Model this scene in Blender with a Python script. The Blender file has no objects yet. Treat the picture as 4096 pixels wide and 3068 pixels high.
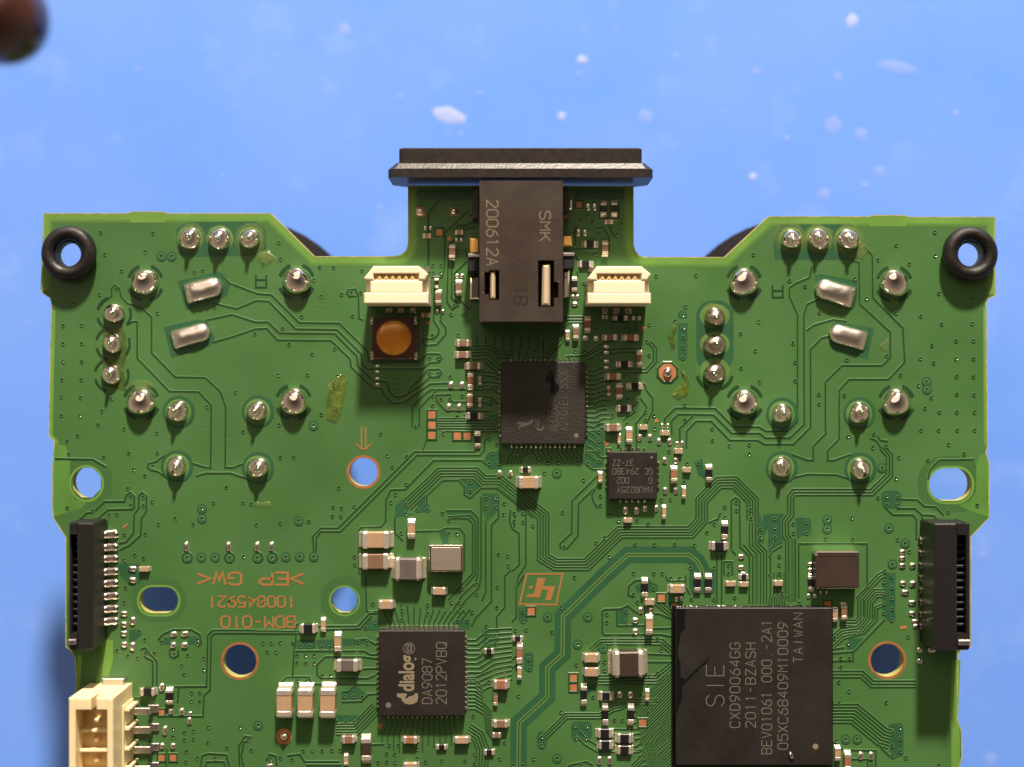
import bpy, bmesh, math, random
from mathutils import Vector
random.seed(7)
sc = bpy.context.scene
sc.unit_settings.system = 'METRIC'
sc.unit_settings.scale_length = 0.01          # 1 unit = 1 cm
C = sc.collection

# ------------------------------------------------------------------ camera, light, exposure
S = 0.002          # board plane: cm per photo pixel
H = 11.0           # camera height over the board
D = 1.74           # board top above the mat
cam = bpy.data.cameras.new('camera'); camo = bpy.data.objects.new('camera', cam); C.objects.link(camo)
camo.location = (0, 0, H); cam.sensor_width = 36.0; cam.lens = 36.0 * H / (4096 * S)
cam.clip_start = 0.1; cam.clip_end = 500
cam.dof.use_dof = True; cam.dof.focus_distance = H - 0.10; cam.dof.aperture_fstop = 0.14
sc.camera = camo
w = bpy.data.worlds.new('World'); sc.world = w; w.use_nodes = True
bg = w.node_tree.nodes['Background']; bg.inputs[1].default_value = 1.0
# a dim room: warm walls all round, a darker ceiling
_tc = w.node_tree.nodes.new('ShaderNodeTexCoord'); _sx = w.node_tree.nodes.new('ShaderNodeSeparateXYZ'); _rp = w.node_tree.nodes.new('ShaderNodeValToRGB')
w.node_tree.links.new(_tc.outputs['Generated'], _sx.inputs[0]); w.node_tree.links.new(_sx.outputs['Z'], _rp.inputs[0]); w.node_tree.links.new(_rp.outputs[0], bg.inputs[0])
_rp.color_ramp.elements[0].position = 0.1; _rp.color_ramp.elements[0].color = (0.30, 0.225, 0.155, 1)
_rp.color_ramp.elements[1].position = 1.0; _rp.color_ramp.elements[1].color = (0.035, 0.028, 0.022, 1)

def area(name, loc, size, power, col, target=(0, 0, 0), shape='DISK'):
    l = bpy.data.lights.new(name, 'AREA'); l.shape = shape; l.size = size; l.energy = power; l.color = col
    o = bpy.data.objects.new(name, l); C.objects.link(o); o.location = loc
    o.rotation_euler = (Vector(target) - Vector(loc)).to_track_quat('-Z', 'Y').to_euler(); return o
area('desk_lamp', (6.4, 63.6, 29.7), 5.2, 110000, (1.0, 0.885, 0.73))
area('soft_fill', (-10, 30, 40), 54, 6600, (1.0, 0.80, 0.62))  # added unseen fill panel: stands in for room bounce, broad warm highlights on solder
sc.view_settings.view_transform = 'Standard'; sc.view_settings.look = 'None'
sc.view_settings.exposure = 0.28; sc.view_settings.gamma = 1.0; sc.view_settings.use_curve_mapping = False
sc.cycles.max_bounces = 6; sc.cycles.use_denoising = True

# ------------------------------------------------------------------ coordinates
F = 1024 / 2212
TILES = {'A1': (100, 800, F), 'B1': (1024, 800, F), 'C1': (2048, 800, F), 'D1': (3072, 800, F),
         'A2': (100, 1534, F), 'B2': (1024, 1534, F), 'C2': (2048, 1534, F), 'D2': (3072, 1534, F),
         'A3': (100, 2301, F), 'B3': (1024, 2301, F), 'C3': (2048, 2301, F), 'D3': (3072, 2301, F),
         'J': (1500, 540, 1160 / 2212), 'S': (2650, 2400, 750 / 1860), 'L': (1500, 2480, 400 / 1657),
         'M': (1950, 1400, 450 / 1734), 'P': (0, 0, 4096 / 2212), 'U': (0, 0, 1.0)}
def px(t, x, y):
    a, b, f = TILES[t]; return (a + x * f, b + y * f)
def W(u, v, z=0.0):
    k = (H - z) / H; return Vector(((u - 2048) * S * k, (1534 - v) * S * k, z))
def tp(t, x, y, z=0.0):
    return W(*px(t, x, y), z)
def tl(t, d):                      # a tile length in cm
    return d * TILES[t][2] * S

# ------------------------------------------------------------------ materials
def mat(name, col, rough=0.5, metal=0.0, var=0.0, vscale=20.0, bump=0.0, bscale=60.0, coat=0.0, spec=0.5, sss=0.0, trans=0.0, col2=None, vdetail=4):
    m = bpy.data.materials.new(name); m.use_nodes = True; nt = m.node_tree; N = nt.nodes; L = nt.links
    b = N['Principled BSDF']
    b.inputs['Base Color'].default_value = (*col, 1); b.inputs['Roughness'].default_value = rough; b.inputs['Metallic'].default_value = metal
    b.inputs['Specular IOR Level'].default_value = spec
    b.inputs['Coat Weight'].default_value = coat; b.inputs['Coat Roughness'].default_value = 0.12
    if sss: b.inputs['Subsurface Weight'].default_value = sss; b.inputs['Subsurface Radius'].default_value = (0.06, 0.05, 0.03); b.inputs['Subsurface Scale'].default_value = 1.0
    if trans: b.inputs['Alpha'].default_value = 1 - trans
    tc = N.new('ShaderNodeTexCoord')
    if var or col2:
        n = N.new('ShaderNodeTexNoise'); n.inputs['Scale'].default_value = vscale; n.inputs['Detail'].default_value = vdetail
        L.new(tc.outputs['Object'], n.inputs['Vector'])
        r = N.new('ShaderNodeValToRGB'); L.new(n.outputs['Fac'], r.inputs[0])
        r.color_ramp.elements[0].position = 0.3; r.color_ramp.elements[1].position = 0.7
        c2 = col2 or tuple(min(1, c * (1 + var)) for c in col)
        c1 = col if col2 else tuple(c * (1 - var) for c in col)
        r.color_ramp.elements[0].color = (*c1, 1); r.color_ramp.elements[1].color = (*c2, 1)
        L.new(r.outputs[0], b.inputs['Base Color'])
    if bump:
        n2 = N.new('ShaderNodeTexNoise'); n2.inputs['Scale'].default_value = bscale; n2.inputs['Detail'].default_value = 3
        L.new(tc.outputs['Object'], n2.inputs['Vector'])
        bp = N.new('ShaderNodeBump'); bp.inputs['Strength'].default_value = bump; bp.inputs['Distance'].default_value = 0.01
        L.new(n2.outputs['Fac'], bp.inputs['Height']); L.new(bp.outputs[0], b.inputs['Normal'])
    return m
M = {}
M['mask'] = mat('green_solder_mask', (0.058, 0.148, 0.043), 0.42, var=0.13, vscale=0.8, bump=0.07, bscale=15, spec=0.4, vdetail=7)
def gloss(m, lo, hi, sc1, scratch=0.0):
    nt = m.node_tree; b = nt.nodes['Principled BSDF']; tc = nt.nodes.new('ShaderNodeTexCoord'); n = nt.nodes.new('ShaderNodeTexNoise'); n.inputs['Scale'].default_value = sc1; n.inputs['Detail'].default_value = 6
    nt.links.new(tc.outputs['Object'], n.inputs['Vector']); r = nt.nodes.new('ShaderNodeMapRange'); nt.links.new(n.outputs['Fac'], r.inputs[0])
    r.inputs[1].default_value = 0.35; r.inputs[2].default_value = 0.65; r.inputs[3].default_value = lo; r.inputs[4].default_value = hi; nt.links.new(r.outputs[0], b.inputs['Roughness'])
gloss(M['mask'], 0.26, 0.52, 1.7)
M['gap'] = mat('dark_green_bare_laminate', (0.014, 0.050, 0.017), 0.38, spec=0.4)
M['viahole'] = mat('plugged_via', (0.007, 0.028, 0.012), 0.3)
M['gapmid'] = mat('green_mask_over_inner_copper', (0.046, 0.125, 0.036), 0.4, spec=0.4)
M['gapwide'] = mat('teal_green_bare_laminate', (0.025, 0.094, 0.041), 0.38, var=0.1, vscale=3, spec=0.4)
M['trace'] = mat('green_mask_over_copper', (0.090, 0.180, 0.048), 0.4, spec=0.4)
M['edge'] = mat('light_green_board_margin', (0.13, 0.27, 0.05), 0.4, var=0.12, vscale=2.5, spec=0.4)
M['edge2'] = mat('mid_green_board_margin', (0.085, 0.215, 0.042), 0.4, var=0.2, vscale=2.5, spec=0.4)
M['edge3'] = mat('green_margin_inner', (0.100, 0.220, 0.045), 0.4, spec=0.4)
M['edge4'] = mat('green_margin_innermost', (0.075, 0.178, 0.040), 0.4, spec=0.4)
M['fiber'] = mat('routed_glass_fibre', (0.17, 0.24, 0.05), 0.6, col2=(0.46, 0.40, 0.17), vscale=14, vdetail=8)
M['cut'] = mat('cut_laminate_edge', (0.36, 0.34, 0.10), 0.7, var=0.15, vscale=8)
M['solder'] = mat('bright_solder', (0.93, 0.87, 0.80), 0.11, 1.0, bump=0.07, bscale=22)
M['solder_dull'] = mat('dull_solder', (0.60, 0.54, 0.47), 0.22, 1.0, bump=0.2, bscale=40)
M['satin'] = mat('satin_solder', (0.92, 0.86, 0.78), 0.30, 1.0, bump=0.12, bscale=18)
M['tin'] = mat('tinned_terminal', (0.78, 0.70, 0.60), 0.36, 0.75, bump=0.4, bscale=70)
M['steel'] = mat('sheet_steel', (0.62, 0.58, 0.54), 0.33, 1.0, bump=0.15, bscale=60)
M['gold'] = mat('gilt_contact', (0.86, 0.50, 0.14), 0.33, 0.8, bump=0.1, bscale=50)
M['brass'] = mat('pale_spring_metal', (0.85, 0.66, 0.46), 0.4, 0.5)
M['copper'] = mat('bare_copper', (0.46, 0.185, 0.085), 0.5, 0.25, var=0.15, vscale=12)
M['oldcopper'] = mat('tarnished_copper', (0.38, 0.15, 0.06), 0.5, 0.3, var=0.2, vscale=10)
M['ink'] = mat('copper_lettering', (0.34, 0.155, 0.05), 0.5, 0.1)
M['chip'] = mat('black_moulding', (0.015, 0.0128, 0.0116), 0.55, var=0.12, vscale=14, bump=0.25, bscale=120, spec=0.4)
M['chipg'] = mat('black_moulding_worn', (0.022, 0.018, 0.016), 0.48, var=0.25, vscale=5, bump=0.5, bscale=90, spec=0.45)
M['mark'] = mat('laser_marking', (0.15, 0.125, 0.105), 0.7)
M['markd'] = mat('faint_laser_marking', (0.085, 0.066, 0.052), 0.6)
M['markw'] = mat('tan_marking', (0.215, 0.175, 0.115), 0.7)
M['epoxy'] = mat('dark_adhesive', (0.006, 0.006, 0.006), 0.25, bump=0.3, bscale=20)
M['jack'] = mat('brown_black_plastic', (0.040, 0.027, 0.021), 0.5, var=0.1, vscale=6, bump=0.15, bscale=60, spec=0.4)
M['flange'] = mat('worn_black_plastic', (0.022, 0.0165, 0.015), 0.42, var=0.3, vscale=18, bump=0.2, bscale=70, spec=0.3)
M['bevel'] = mat('polished_black_plastic', (0.045, 0.038, 0.034), 0.36, var=0.6, vscale=10, bump=0.2, bscale=40, spec=0.3)
M['matteblack'] = mat('matte_black_rubber', (0.006, 0.005, 0.006), 0.8, spec=0.2)
M['black'] = mat('black_plastic', (0.012, 0.010, 0.011), 0.42, bump=0.2, bscale=50)
M['dark'] = mat('dark_cavity', (0.004, 0.004, 0.005), 0.7)
M['rubber'] = mat('black_rubber', (0.009, 0.007, 0.007), 0.45, bump=0.25, bscale=30)
M['cream'] = mat('cream_plastic', (0.82, 0.73, 0.53), 0.45, var=0.03, vscale=5, sss=0.15)
M['amberplastic'] = mat('yellowed_plastic', (0.66, 0.46, 0.20), 0.45)
M['ivory'] = mat('ivory_plastic', (0.80, 0.66, 0.40), 0.42, var=0.05, vscale=4, sss=0.2)
M['tan'] = mat('tan_ceramic', (0.40, 0.255, 0.150), 0.5, var=0.08, vscale=20)
M['brn'] = mat('brown_ceramic', (0.20, 0.110, 0.068), 0.5, var=0.08, vscale=20)
M['red'] = mat('red_brown_ceramic', (0.27, 0.115, 0.065), 0.5, var=0.08, vscale=20)
M['blk'] = mat('black_resistor_glaze', (0.010, 0.010, 0.012), 0.35)
M['gry'] = mat('grey_ferrite', (0.115, 0.095, 0.090), 0.45, var=0.15, vscale=15)
M['dgry'] = mat('dark_ferrite', (0.045, 0.028, 0.022), 0.42, var=0.2, vscale=4)
M['lid'] = mat('grey_metal_lid', (0.40, 0.34, 0.29), 0.48, 0.7, bump=0.1, bscale=60)
M['amber'] = mat('amber_film_dome', (0.62, 0.17, 0.006), 0.22, 0.15, col2=(1.0, 0.46, 0.04), vscale=5, bump=0.15, bscale=10, coat=0.6)
M['amberrim'] = mat('amber_film_rim', (0.20, 0.07, 0.010), 0.3)
M['amberdark'] = mat('dark_amber_film', (0.060, 0.016, 0.008), 0.25, var=0.5, vscale=10, coat=0.5)
M['flux'] = mat('yellow_flux_residue', (0.16, 0.185, 0.012), 0.12, var=0.8, vscale=10, bump=1.0, bscale=30, trans=0.66, coat=0.5)
M['fluxbrown'] = mat('brown_flux_residue', (0.085, 0.06, 0.010), 0.2, var=0.6, vscale=14, bump=0.8, bscale=30, trans=0.68)
M['fluxclear'] = mat('clear_flux_residue', (0.22, 0.28, 0.09), 0.15, trans=0.75, bump=0.6, bscale=30)
M['matblue'] = mat('blue_silicone_mat', (0.130, 0.312, 0.93), 0.62, col2=(0.170, 0.338, 0.93), vscale=0.6, vdetail=8, bump=0.06, bscale=9, spec=0.25)
M['lint'] = mat('white_lint', (0.80, 0.84, 0.95), 0.7, trans=0.58)
M['lintfaint'] = mat('thin_pale_dust', (0.75, 0.78, 0.92), 0.7, trans=0.84)
M['handle'] = mat('dark_brown_handle', (0.036, 0.011, 0.009), 0.2, var=0.4, vscale=2, coat=0.5)
M['letter_gold'] = mat('gold_print', (0.34, 0.20, 0.035), 0.45)

# faint pale smudges and wear on the mat
nt = M['matblue'].node_tree; b = nt.nodes['Principled BSDF']; old = b.inputs['Base Color'].links[0].from_socket
tc = nt.nodes.new('ShaderNodeTexCoord'); n1 = nt.nodes.new('ShaderNodeTexNoise'); n1.inputs['Scale'].default_value = 1.5; n1.inputs['Detail'].default_value = 9; n1.inputs['Roughness'].default_value = 0.62
nt.links.new(tc.outputs['Object'], n1.inputs['Vector']); mr = nt.nodes.new('ShaderNodeMapRange'); nt.links.new(n1.outputs['Fac'], mr.inputs[0]); mr.inputs[1].default_value = 0.56; mr.inputs[2].default_value = 0.82; mr.inputs[3].default_value = 0.0; mr.inputs[4].default_value = 0.34
mx = nt.nodes.new('ShaderNodeMix'); mx.data_type = 'RGBA'; nt.links.new(mr.outputs[0], mx.inputs[0]); nt.links.new(old, mx.inputs[6]); mx.inputs[7].default_value = (0.42, 0.54, 0.95, 1); nt.links.new(mx.outputs[2], b.inputs['Base Color'])
gloss(M['matblue'], 0.5, 0.8, 2.0); gloss(M['chip'], 0.42, 0.62, 3.0); gloss(M['jack'], 0.4, 0.6, 3.0); gloss(M['rubber'], 0.38, 0.6, 9.0)

# ------------------------------------------------------------------ object helpers
def link(name, me, parent=None, loc=None, smooth=False):
    o = bpy.data.objects.new(name, me); C.objects.link(o)
    if parent is not None: o.parent = parent
    if loc is not None: o.location = loc
    return o
def mesh(name, verts, faces, ms, idx=None, smooth=False):
    me = bpy.data.meshes.new(name); me.from_pydata([tuple(v) for v in verts], [], faces)
    for m in (ms if isinstance(ms, (list, tuple)) else [ms]): me.materials.append(M[m])
    if idx: me.polygons.foreach_set('material_index', idx)
    if smooth: me.polygons.foreach_set('use_smooth', [True] * len(me.polygons))
    me.update(); return me
def top(o, label, cat, group=None, kind=None):
    o['label'] = label; o['category'] = cat
    if group: o['group'] = group
    if kind: o['kind'] = kind
    return o

class MB:
    def __init__(s): s.v = []; s.f = []; s.i = []
    def add(s, vs, fs, mi=0):
        n = len(s.v); s.v += [Vector(v) for v in vs]
        for f in fs: s.f.append(tuple(n + k for k in f)); s.i.append(mi)
    def prism(s, pts, z0, z1, mi=0, ch=0.0, bottom=True):        # pts: [(x,y)] counter-clockwise, top edge chamfered by ch
        n = len(pts); cx = sum(p[0] for p in pts) / n; cy = sum(p[1] for p in pts) / n
        a = sum(pts[k][0] * pts[(k + 1) % n][1] - pts[(k + 1) % n][0] * pts[k][1] for k in range(n))
        if a < 0: pts = pts[::-1]
        vs = [(x, y, z0) for x, y in pts]; rings = 2
        if ch:
            vs += [(x, y, z1 - ch) for x, y in pts]
            ins = inset(pts, ch); vs += [(x, y, z1) for x, y in ins]; rings = 3
        else: vs += [(x, y, z1) for x, y in pts]
        fs = []
        for r in range(rings - 1):
            for k in range(n):
                k2 = (k + 1) % n; fs.append((r * n + k, r * n + k2, (r + 1) * n + k2, (r + 1) * n + k))
        fs.append(tuple((rings - 1) * n + k for k in range(n)))
        if bottom: fs.append(tuple(reversed(range(n))))
        s.add(vs, fs, mi)
    def box(s, x0, x1, y0, y1, z0, z1, mi=0, ch=0.0):
        s.prism([(min(x0, x1), min(y0, y1)), (max(x0, x1), min(y0, y1)), (max(x0, x1), max(y0, y1)), (min(x0, x1), max(y0, y1))], z0, z1, mi, ch)
    def lathe(s, cx, cy, prof, n=16, mi=0, wob=0.0, cap=True):
        vs = []; fs = []
        for (r, z) in prof:
            for k in range(n):
                a = 2 * math.pi * k / n; q = 1 + random.uniform(-wob, wob)
                vs.append((cx + r * q * math.cos(a), cy + r * q * math.sin(a), z))
        for j in range(len(prof) - 1):
            for k in range(n):
                k2 = (k + 1) % n; fs.append((j * n + k, j * n + k2, (j + 1) * n + k2, (j + 1) * n + k))
        if cap: fs.append(tuple((len(prof) - 1) * n + k for k in range(n)))
        s.add(vs, fs, mi)
    def build(s, name, ms, parent=None, smooth=False, loc=None):
        o = link(name, mesh(name, s.v, s.f, ms, s.i, smooth), parent, loc); return o

def inset(pts, d):
    n = len(pts); out = []
    for k in range(n):
        p0 = Vector(pts[k - 1]); p1 = Vector(pts[k]); p2 = Vector(pts[(k + 1) % n])
        d1 = (p1 - p0).normalized(); d2 = (p2 - p1).normalized()
        n1 = Vector((-d1.y, d1.x)); n2 = Vector((-d2.y, d2.x)); b = n1 + n2
        if b.length < 1e-6: b = n1.copy()
        b.normalize(); q = max(0.35, b.dot(n1)); p = p1 + b * (d / q); out.append((p.x, p.y))
    return out
def ribbon(pts, wd, z, closed=False):
    """flat mitred strip along 2D points -> verts, faces"""
    P = [Vector((p[0], p[1])) for p in pts]; n = len(P); vs = []; fs = []
    for k in range(n):
        if closed or 0 < k < n - 1:
            d1 = (P[k] - P[k - 1]).normalized(); d2 = (P[(k + 1) % n] - P[k]).normalized()
        elif k == 0: d1 = d2 = (P[1] - P[0]).normalized()
        else: d1 = d2 = (P[-1] - P[-2]).normalized()
        n1 = Vector((-d1.y, d1.x)); n2 = Vector((-d2.y, d2.x)); b = n1 + n2
        if b.length < 1e-6: b = n1.copy()
        b.normalize(); q = max(0.45, b.dot(n1)); o = b * (wd / 2 / q)
        vs += [(P[k].x - o.x, P[k].y - o.y, z), (P[k].x + o.x, P[k].y + o.y, z)]
    for k in range(n if closed else n - 1):
        k2 = (k + 1) % n; fs.append((2 * k, 2 * k2, 2 * k2 + 1, 2 * k + 1))
    return vs, fs
def arc(cx, cy, rx, ry, n=32, a0=0, a1=360):
    full = abs(a1 - a0) >= 360; m = n if full else n + 1
    return [(cx + rx * math.cos(math.radians(a0 + (a1 - a0) * k / n)), cy + ry * math.sin(math.radians(a0 + (a1 - a0) * k / n))) for k in range(m)]
def rrect(x0, x1, y0, y1, r, n=4):
    out = []
    for cx, cy, a in ((x1 - r, y1 - r, 0), (x0 + r, y1 - r, 90), (x0 + r, y0 + r, 180), (x1 - r, y0 + r, 270)):
        out += arc(cx, cy, r, r, n, a, a + 90)
    return out

# ------------------------------------------------------------------ the mat under everything
mb = MB(); mb.prism(rrect(-14, 14, -13, 13, 0.6), -D - 0.2, -D, 0, 0.03)
o = mb.build('work_mat', 'matblue'); o['kind'] = 'structure'; o['label'] = 'pale blue silicone work mat the circuit board lies on'

# ------------------------------------------------------------------ the board itself
OUT = [(174, 853), (505, 853), (530, 846), (650, 846), (669, 853), (1084, 853), (1258, 1025), (1575, 1025), (1605, 1018), (1625, 1000), (1632, 972),
       (1632, 742), (2534, 744), (2535, 975), (2542, 1003), (2556, 1021), (2580, 1028), (2898, 1028), (3074, 865), (3475, 865), (3490, 860), (3615, 860), (3640, 867), (3978, 867),
       (3982, 1184), (3952, 1196), (3945, 1215), (3949, 1567), (3951, 1787), (3945, 1812), (3957, 1850), (3958, 2071), (3884, 2148),
       (3884, 2590), (3850, 2596), (3833, 2618), (3831, 2880), (3846, 2921), (3850, 3023), (3838, 3068), (3838, 3420),
       (296, 3420), (299, 3068), (304, 2741), (299, 2630), (280, 2600), (262, 2588), (262, 2150), (211, 2071), (209, 2020), (209, 1860), (216, 1765), (195, 1745),
       (197, 1567), (205, 1215), (200, 1192), (167, 1172)]
HOLES = {'a': arc(348, 1930, 60, 64, 28), 'b': rrect(3801 - 84, 3801 + 84, 1937 - 66, 1937 + 66, 62, 7), 'c': arc(1454, 1888, 57, 57, 28),
         'd': rrect(635 - 76, 635 + 76, 2400 - 53, 2400 + 53, 52, 7), 'e': arc(1378, 2400, 54, 54, 28), 'f': arc(959, 2644, 66, 66, 28),
         'g': arc(3549, 2641, 66, 66, 28), 'h': arc(276, 1017, 48, 48, 24), 'i': arc(3880, 1017, 48, 48, 24)}
TH = 0.10
def sheet_with_holes(outer, holes, z):
    bm = bmesh.new(); ed = []
    for loop in [outer] + holes:
        vs = [bm.verts.new(W(u, v, 0)) for u, v in loop]
        ed += [bm.edges.new((vs[k], vs[(k + 1) % len(vs)])) for k in range(len(vs))]
    bmesh.ops.triangle_fill(bm, use_beauty=True, use_dissolve=False, edges=ed)
    for v in bm.verts: v.co.z = z
    bm.verts.index_update()
    vs = [v.co.copy() for v in bm.verts]; fs = []
    for f in bm.faces:
        ids = [v.index for v in f.verts]
        if f.normal.z < 0: ids.reverse()
        fs.append(tuple(ids))
    bm.free(); return vs, fs
mb = MB()
vs, fs = sheet_with_holes(OUT, list(HOLES.values()), 0.0)
mb.add(vs, fs, 0); mb.add([(v.x, v.y, -TH) for v in vs], [tuple(reversed(f)) for f in fs], 0)
for loop in [OUT] + list(HOLES.values()):
    n = len(loop); P = [W(u, v) for u, v in loop]
    mb.add([(p.x, p.y, 0) for p in P] + [(p.x, p.y, -TH) for p in P], [(k, (k + 1) % n, n + (k + 1) % n, n + k) for k in range(n)], 1)
board = mb.build('circuit_board', ['mask', 'cut'])
top(board, 'green printed circuit board crowded with soldered chips, connectors and solder joints on the blue mat', 'circuit board')

ZN = [0.0004]
def zz():
    ZN[0] += 0.0000035; return ZN[0]
def strip(name, t, pts, wd=9, m='gap', parent=None, closed=False, z=None):
    P = [tp(t, *p) for p in pts]; z = zz() if z is None else z; w_ = tl(t, wd)
    vs, fs = ribbon(P, w_, z, closed)
    if name != 'trace_gap': return link(name, mesh(name, vs, fs, m), parent or board)
    # the mask swells slightly over the copper on each side of the gap
    wide, _ = ribbon(P, w_ * 2.3, 0.0001, closed); n = len(P); allv = [Vector(v) for v in vs] + [Vector((v[0], v[1], z + 0.0016)) for v in vs] + [Vector(v) for v in wide]; af = list(fs); mi = [0] * len(fs)
    for k in range(n if closed else n - 1):
        k2 = (k + 1) % n
        for sd in (0, 1):
            a, b = 2 * k + sd, 2 * k2 + sd; inner, outer = 2 * n, 4 * n
            q1 = (a, b, inner + b, inner + a); q2 = (inner + a, inner + b, outer + b, outer + a)
            if sd == 0: q1 = q1[::-1]; q2 = q2[::-1]
            af += [q1, q2]; mi += [0, 1]
    return link(name, mesh(name, allv, af, [m, 'mask'], mi), parent or board)
def fill(name, t, pts, m='gapwide', z=None):
    z = zz() if z is None else z
    P = [tp(t, *p) for p in pts]; P = [(p.x, p.y) for p in P]
    bm = bmesh.new(); v = [bm.verts.new((x, y, z)) for x, y in P]
    e = [bm.edges.new((v[k], v[(k + 1) % len(v)])) for k in range(len(v))]
    bmesh.ops.triangle_fill(bm, use_beauty=True, edges=e)
    bm.verts.index_update(); vs = [q.co.copy() for q in bm.verts]
    fs = [tuple(q.index for q in (f.verts if f.normal.z > 0 else reversed(f.verts))) for f in bm.faces]; bm.free()
    return link(name, mesh(name, vs, fs, m), board)

# light margins where no copper lies under the mask
def margin(pts, wd):
    P = [W(*p) for p in pts]; vs, fs = ribbon([(p.x, p.y) for p in P], wd * S, zz()); link('board_margin', mesh('board_margin', vs, fs, 'edge'), board)
def soften(pts, wd, steps=(('edge3', 7), ('edge4', 8))):     # the margin fades into the copper area
    off = wd / 2
    for m, sw in steps:
        c = off + sw / 2; q = []
        for k in range(len(pts)):
            p = Vector(pts[k]); d1 = (p - Vector(pts[k - 1])).normalized() if k else (Vector(pts[1]) - p).normalized(); d2 = (Vector(pts[k + 1]) - p).normalized() if k < len(pts) - 1 else d1
            n1 = Vector((-d1.y, d1.x)); n2 = Vector((-d2.y, d2.x)); b_ = (n1 + n2).normalized(); q.append(tuple(p + b_ * (c / max(0.5, b_.dot(n1)))))
        P = [W(*p) for p in q]; vs, fs = ribbon([(p.x, p.y) for p in P], sw * S, zz()); link('board_margin', mesh('board_margin', vs, fs, m), board); off += sw
margin([(167 + 7, 1160), (186, 853 + 12), (505, 865), (530, 863), (650, 863), (669, 865), (1080, 866), (1254, 1038), (1575, 1039), (1612, 1031), (1637, 1008), (1646, 972), (1646, 745)], 25)
soften([(167 + 7, 1160), (186, 853 + 12), (505, 865), (530, 863), (650, 863), (669, 865), (1080, 866), (1254, 1038), (1575, 1039), (1612, 1031), (1637, 1008), (1646, 972), (1646, 745)], 25)
margin([(520, 869), (660, 869)], 42)
margin([(2520, 745), (2520, 978), (2529, 1012), (2548, 1032), (2578, 1042), (2902, 1042), (3079, 879), (3475, 879), (3968, 881), (3970, 1178)], 26)
soften([(2520, 745), (2520, 978), (2529, 1012), (2548, 1032), (2578, 1042), (2902, 1042), (3079, 879), (3475, 879), (3968, 881), (3970, 1178)], 26)
margin([(3480, 882), (3625, 882)], 44)
margin([(214, 1240), (206, 1567), (204, 1742), (226, 1768), (222, 1860)], 16)
margin([(3940, 1230), (3941, 1567), (3942, 1780)], 14)
margin([(3825, 2640), (3815, 2880), (3822, 2930), (3822, 3068), (3822, 3400)], 34)
margin([(318, 2620), (312, 2741), (308, 3068), (308, 3400)], 18)
margin([(430, 2560), (430, 2640), (400, 2740)], 44)
_in = inset([(u, -v) for u, v in OUT], -2.0); _in = [(u, -v) for u, v in _in]
P = [W(*p) for p in _in]; vs, fs = ribbon([(p.x, p.y) for p in P], 4.5 * S, 0.0012, True); link('routed_edge', mesh('routed_edge', vs, fs, 'fiber'), board)
def ring(name, loop0, wd, m, z=None):
    P = [W(*p) for p in loop0]; vs, fs = ribbon([(p.x, p.y) for p in P], wd * S, zz() if z is None else z, True); return link(name, mesh(name, vs, fs, m), board)
ring('hole_margin', arc(348, 1930, 84, 88, 8, 22.5, 382.5), 44, 'gapmid'); ring('hole_margin', arc(346, 1934, 66, 70, 28), 9, 'edge')
ring('hole_margin', rrect(3801 - 108, 3801 + 108, 1937 - 90, 1937 + 90, 80, 5), 44, 'gapmid'); ring('hole_margin', rrect(3803 - 90, 3803 + 90, 1940 - 72, 1940 + 72, 68, 6), 9, 'edge')
ring('hole_margin', rrect(635 - 94, 635 + 94, 2400 - 70, 2400 + 70, 66, 6), 34, 'gapmid'); ring('hole_margin', rrect(635 - 83, 635 + 83, 2403 - 59, 2403 + 59, 57, 6), 8, 'edge')
ring('hole_margin', arc(1378, 2400, 78, 78, 8, 22.5, 382.5), 44, 'gapmid'); ring('hole_margin', arc(1378, 2403, 59, 59, 28), 7, 'edge')
for (u, v, r) in ((1454, 1888, 57), (959, 2644, 66), (3549, 2641, 66)):
    ring('copper_ring', arc(u, v, r + 5.5, r + 5.5, 32), 10, 'oldcopper')

# wide bare bands and pools
fill('board_margin', 'U', [(211, 1810), (222, 1772), (262, 1785), (280, 1830), (278, 1960), (298, 2000), (345, 2012), (320, 2036), (262, 2052), (212, 2069)], 'edge2')
fill('board_margin', 'U', [(3955, 1853), (3945, 1815), (3920, 1818), (3905, 1860), (3905, 1965), (3880, 2005), (3835, 2020), (3880, 2044), (3957, 2068)], 'edge2')
fill('bare_laminate', 'A1', [(1310, 250), (1400, 190), (1990, 185), (2080, 260), (2085, 420), (2020, 480), (1480, 490), (1330, 470), (1305, 370)])
fill('bare_laminate', 'D1', [(60, 300), (110, 210), (720, 210), (790, 260), (800, 400), (770, 520), (60, 515), (45, 400)])
fill('bare_laminate', 'A1', [(1320, 700), (1660, 620), (1730, 640), (1775, 730), (1740, 830), (1600, 900), (1390, 950)])
fill('bare_laminate', 'A1', [(1200, 1100), (1480, 1035), (1580, 1045), (1640, 1200), (1600, 1260), (1265, 1365)])
fill('bare_laminate', 'D1', [(400, 660), (460, 640), (785, 700), (780, 830), (745, 950), (480, 880), (410, 820)])
fill('bare_laminate', 'D1', [(545, 1080), (600, 1050), (915, 1110), (860, 1375), (560, 1290), (530, 1200)])
fill('bare_laminate', 'C1', rrect(1592, 1915, 870, 1480, 130, 5), 'gapwide')
for y, c in ((1000, 0), (1245, 0), (1470, 0)):
    fill('copper_land', 'C1', arc(1752, y, 130, 105, 24), 'trace')
fill('bare_laminate', 'C1', rrect(1433, 1516, 955, 1390, 38, 4), 'gapwide')
for a in [('C1', 1478, 1030, 1060)]: strip('copper_land', 'C1', [(1433, 1045), (1516, 1045)], 40, 'mask')
fill('bare_laminate', 'D2', [(0, 1125), (175, 1125), (128, 1190), (128, 1380), (0, 1480)])
fill('bare_laminate', 'D2', [(235, 1160), (350, 1160), (372, 1190), (372, 1300), (290, 1315), (250, 1345)])
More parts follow.
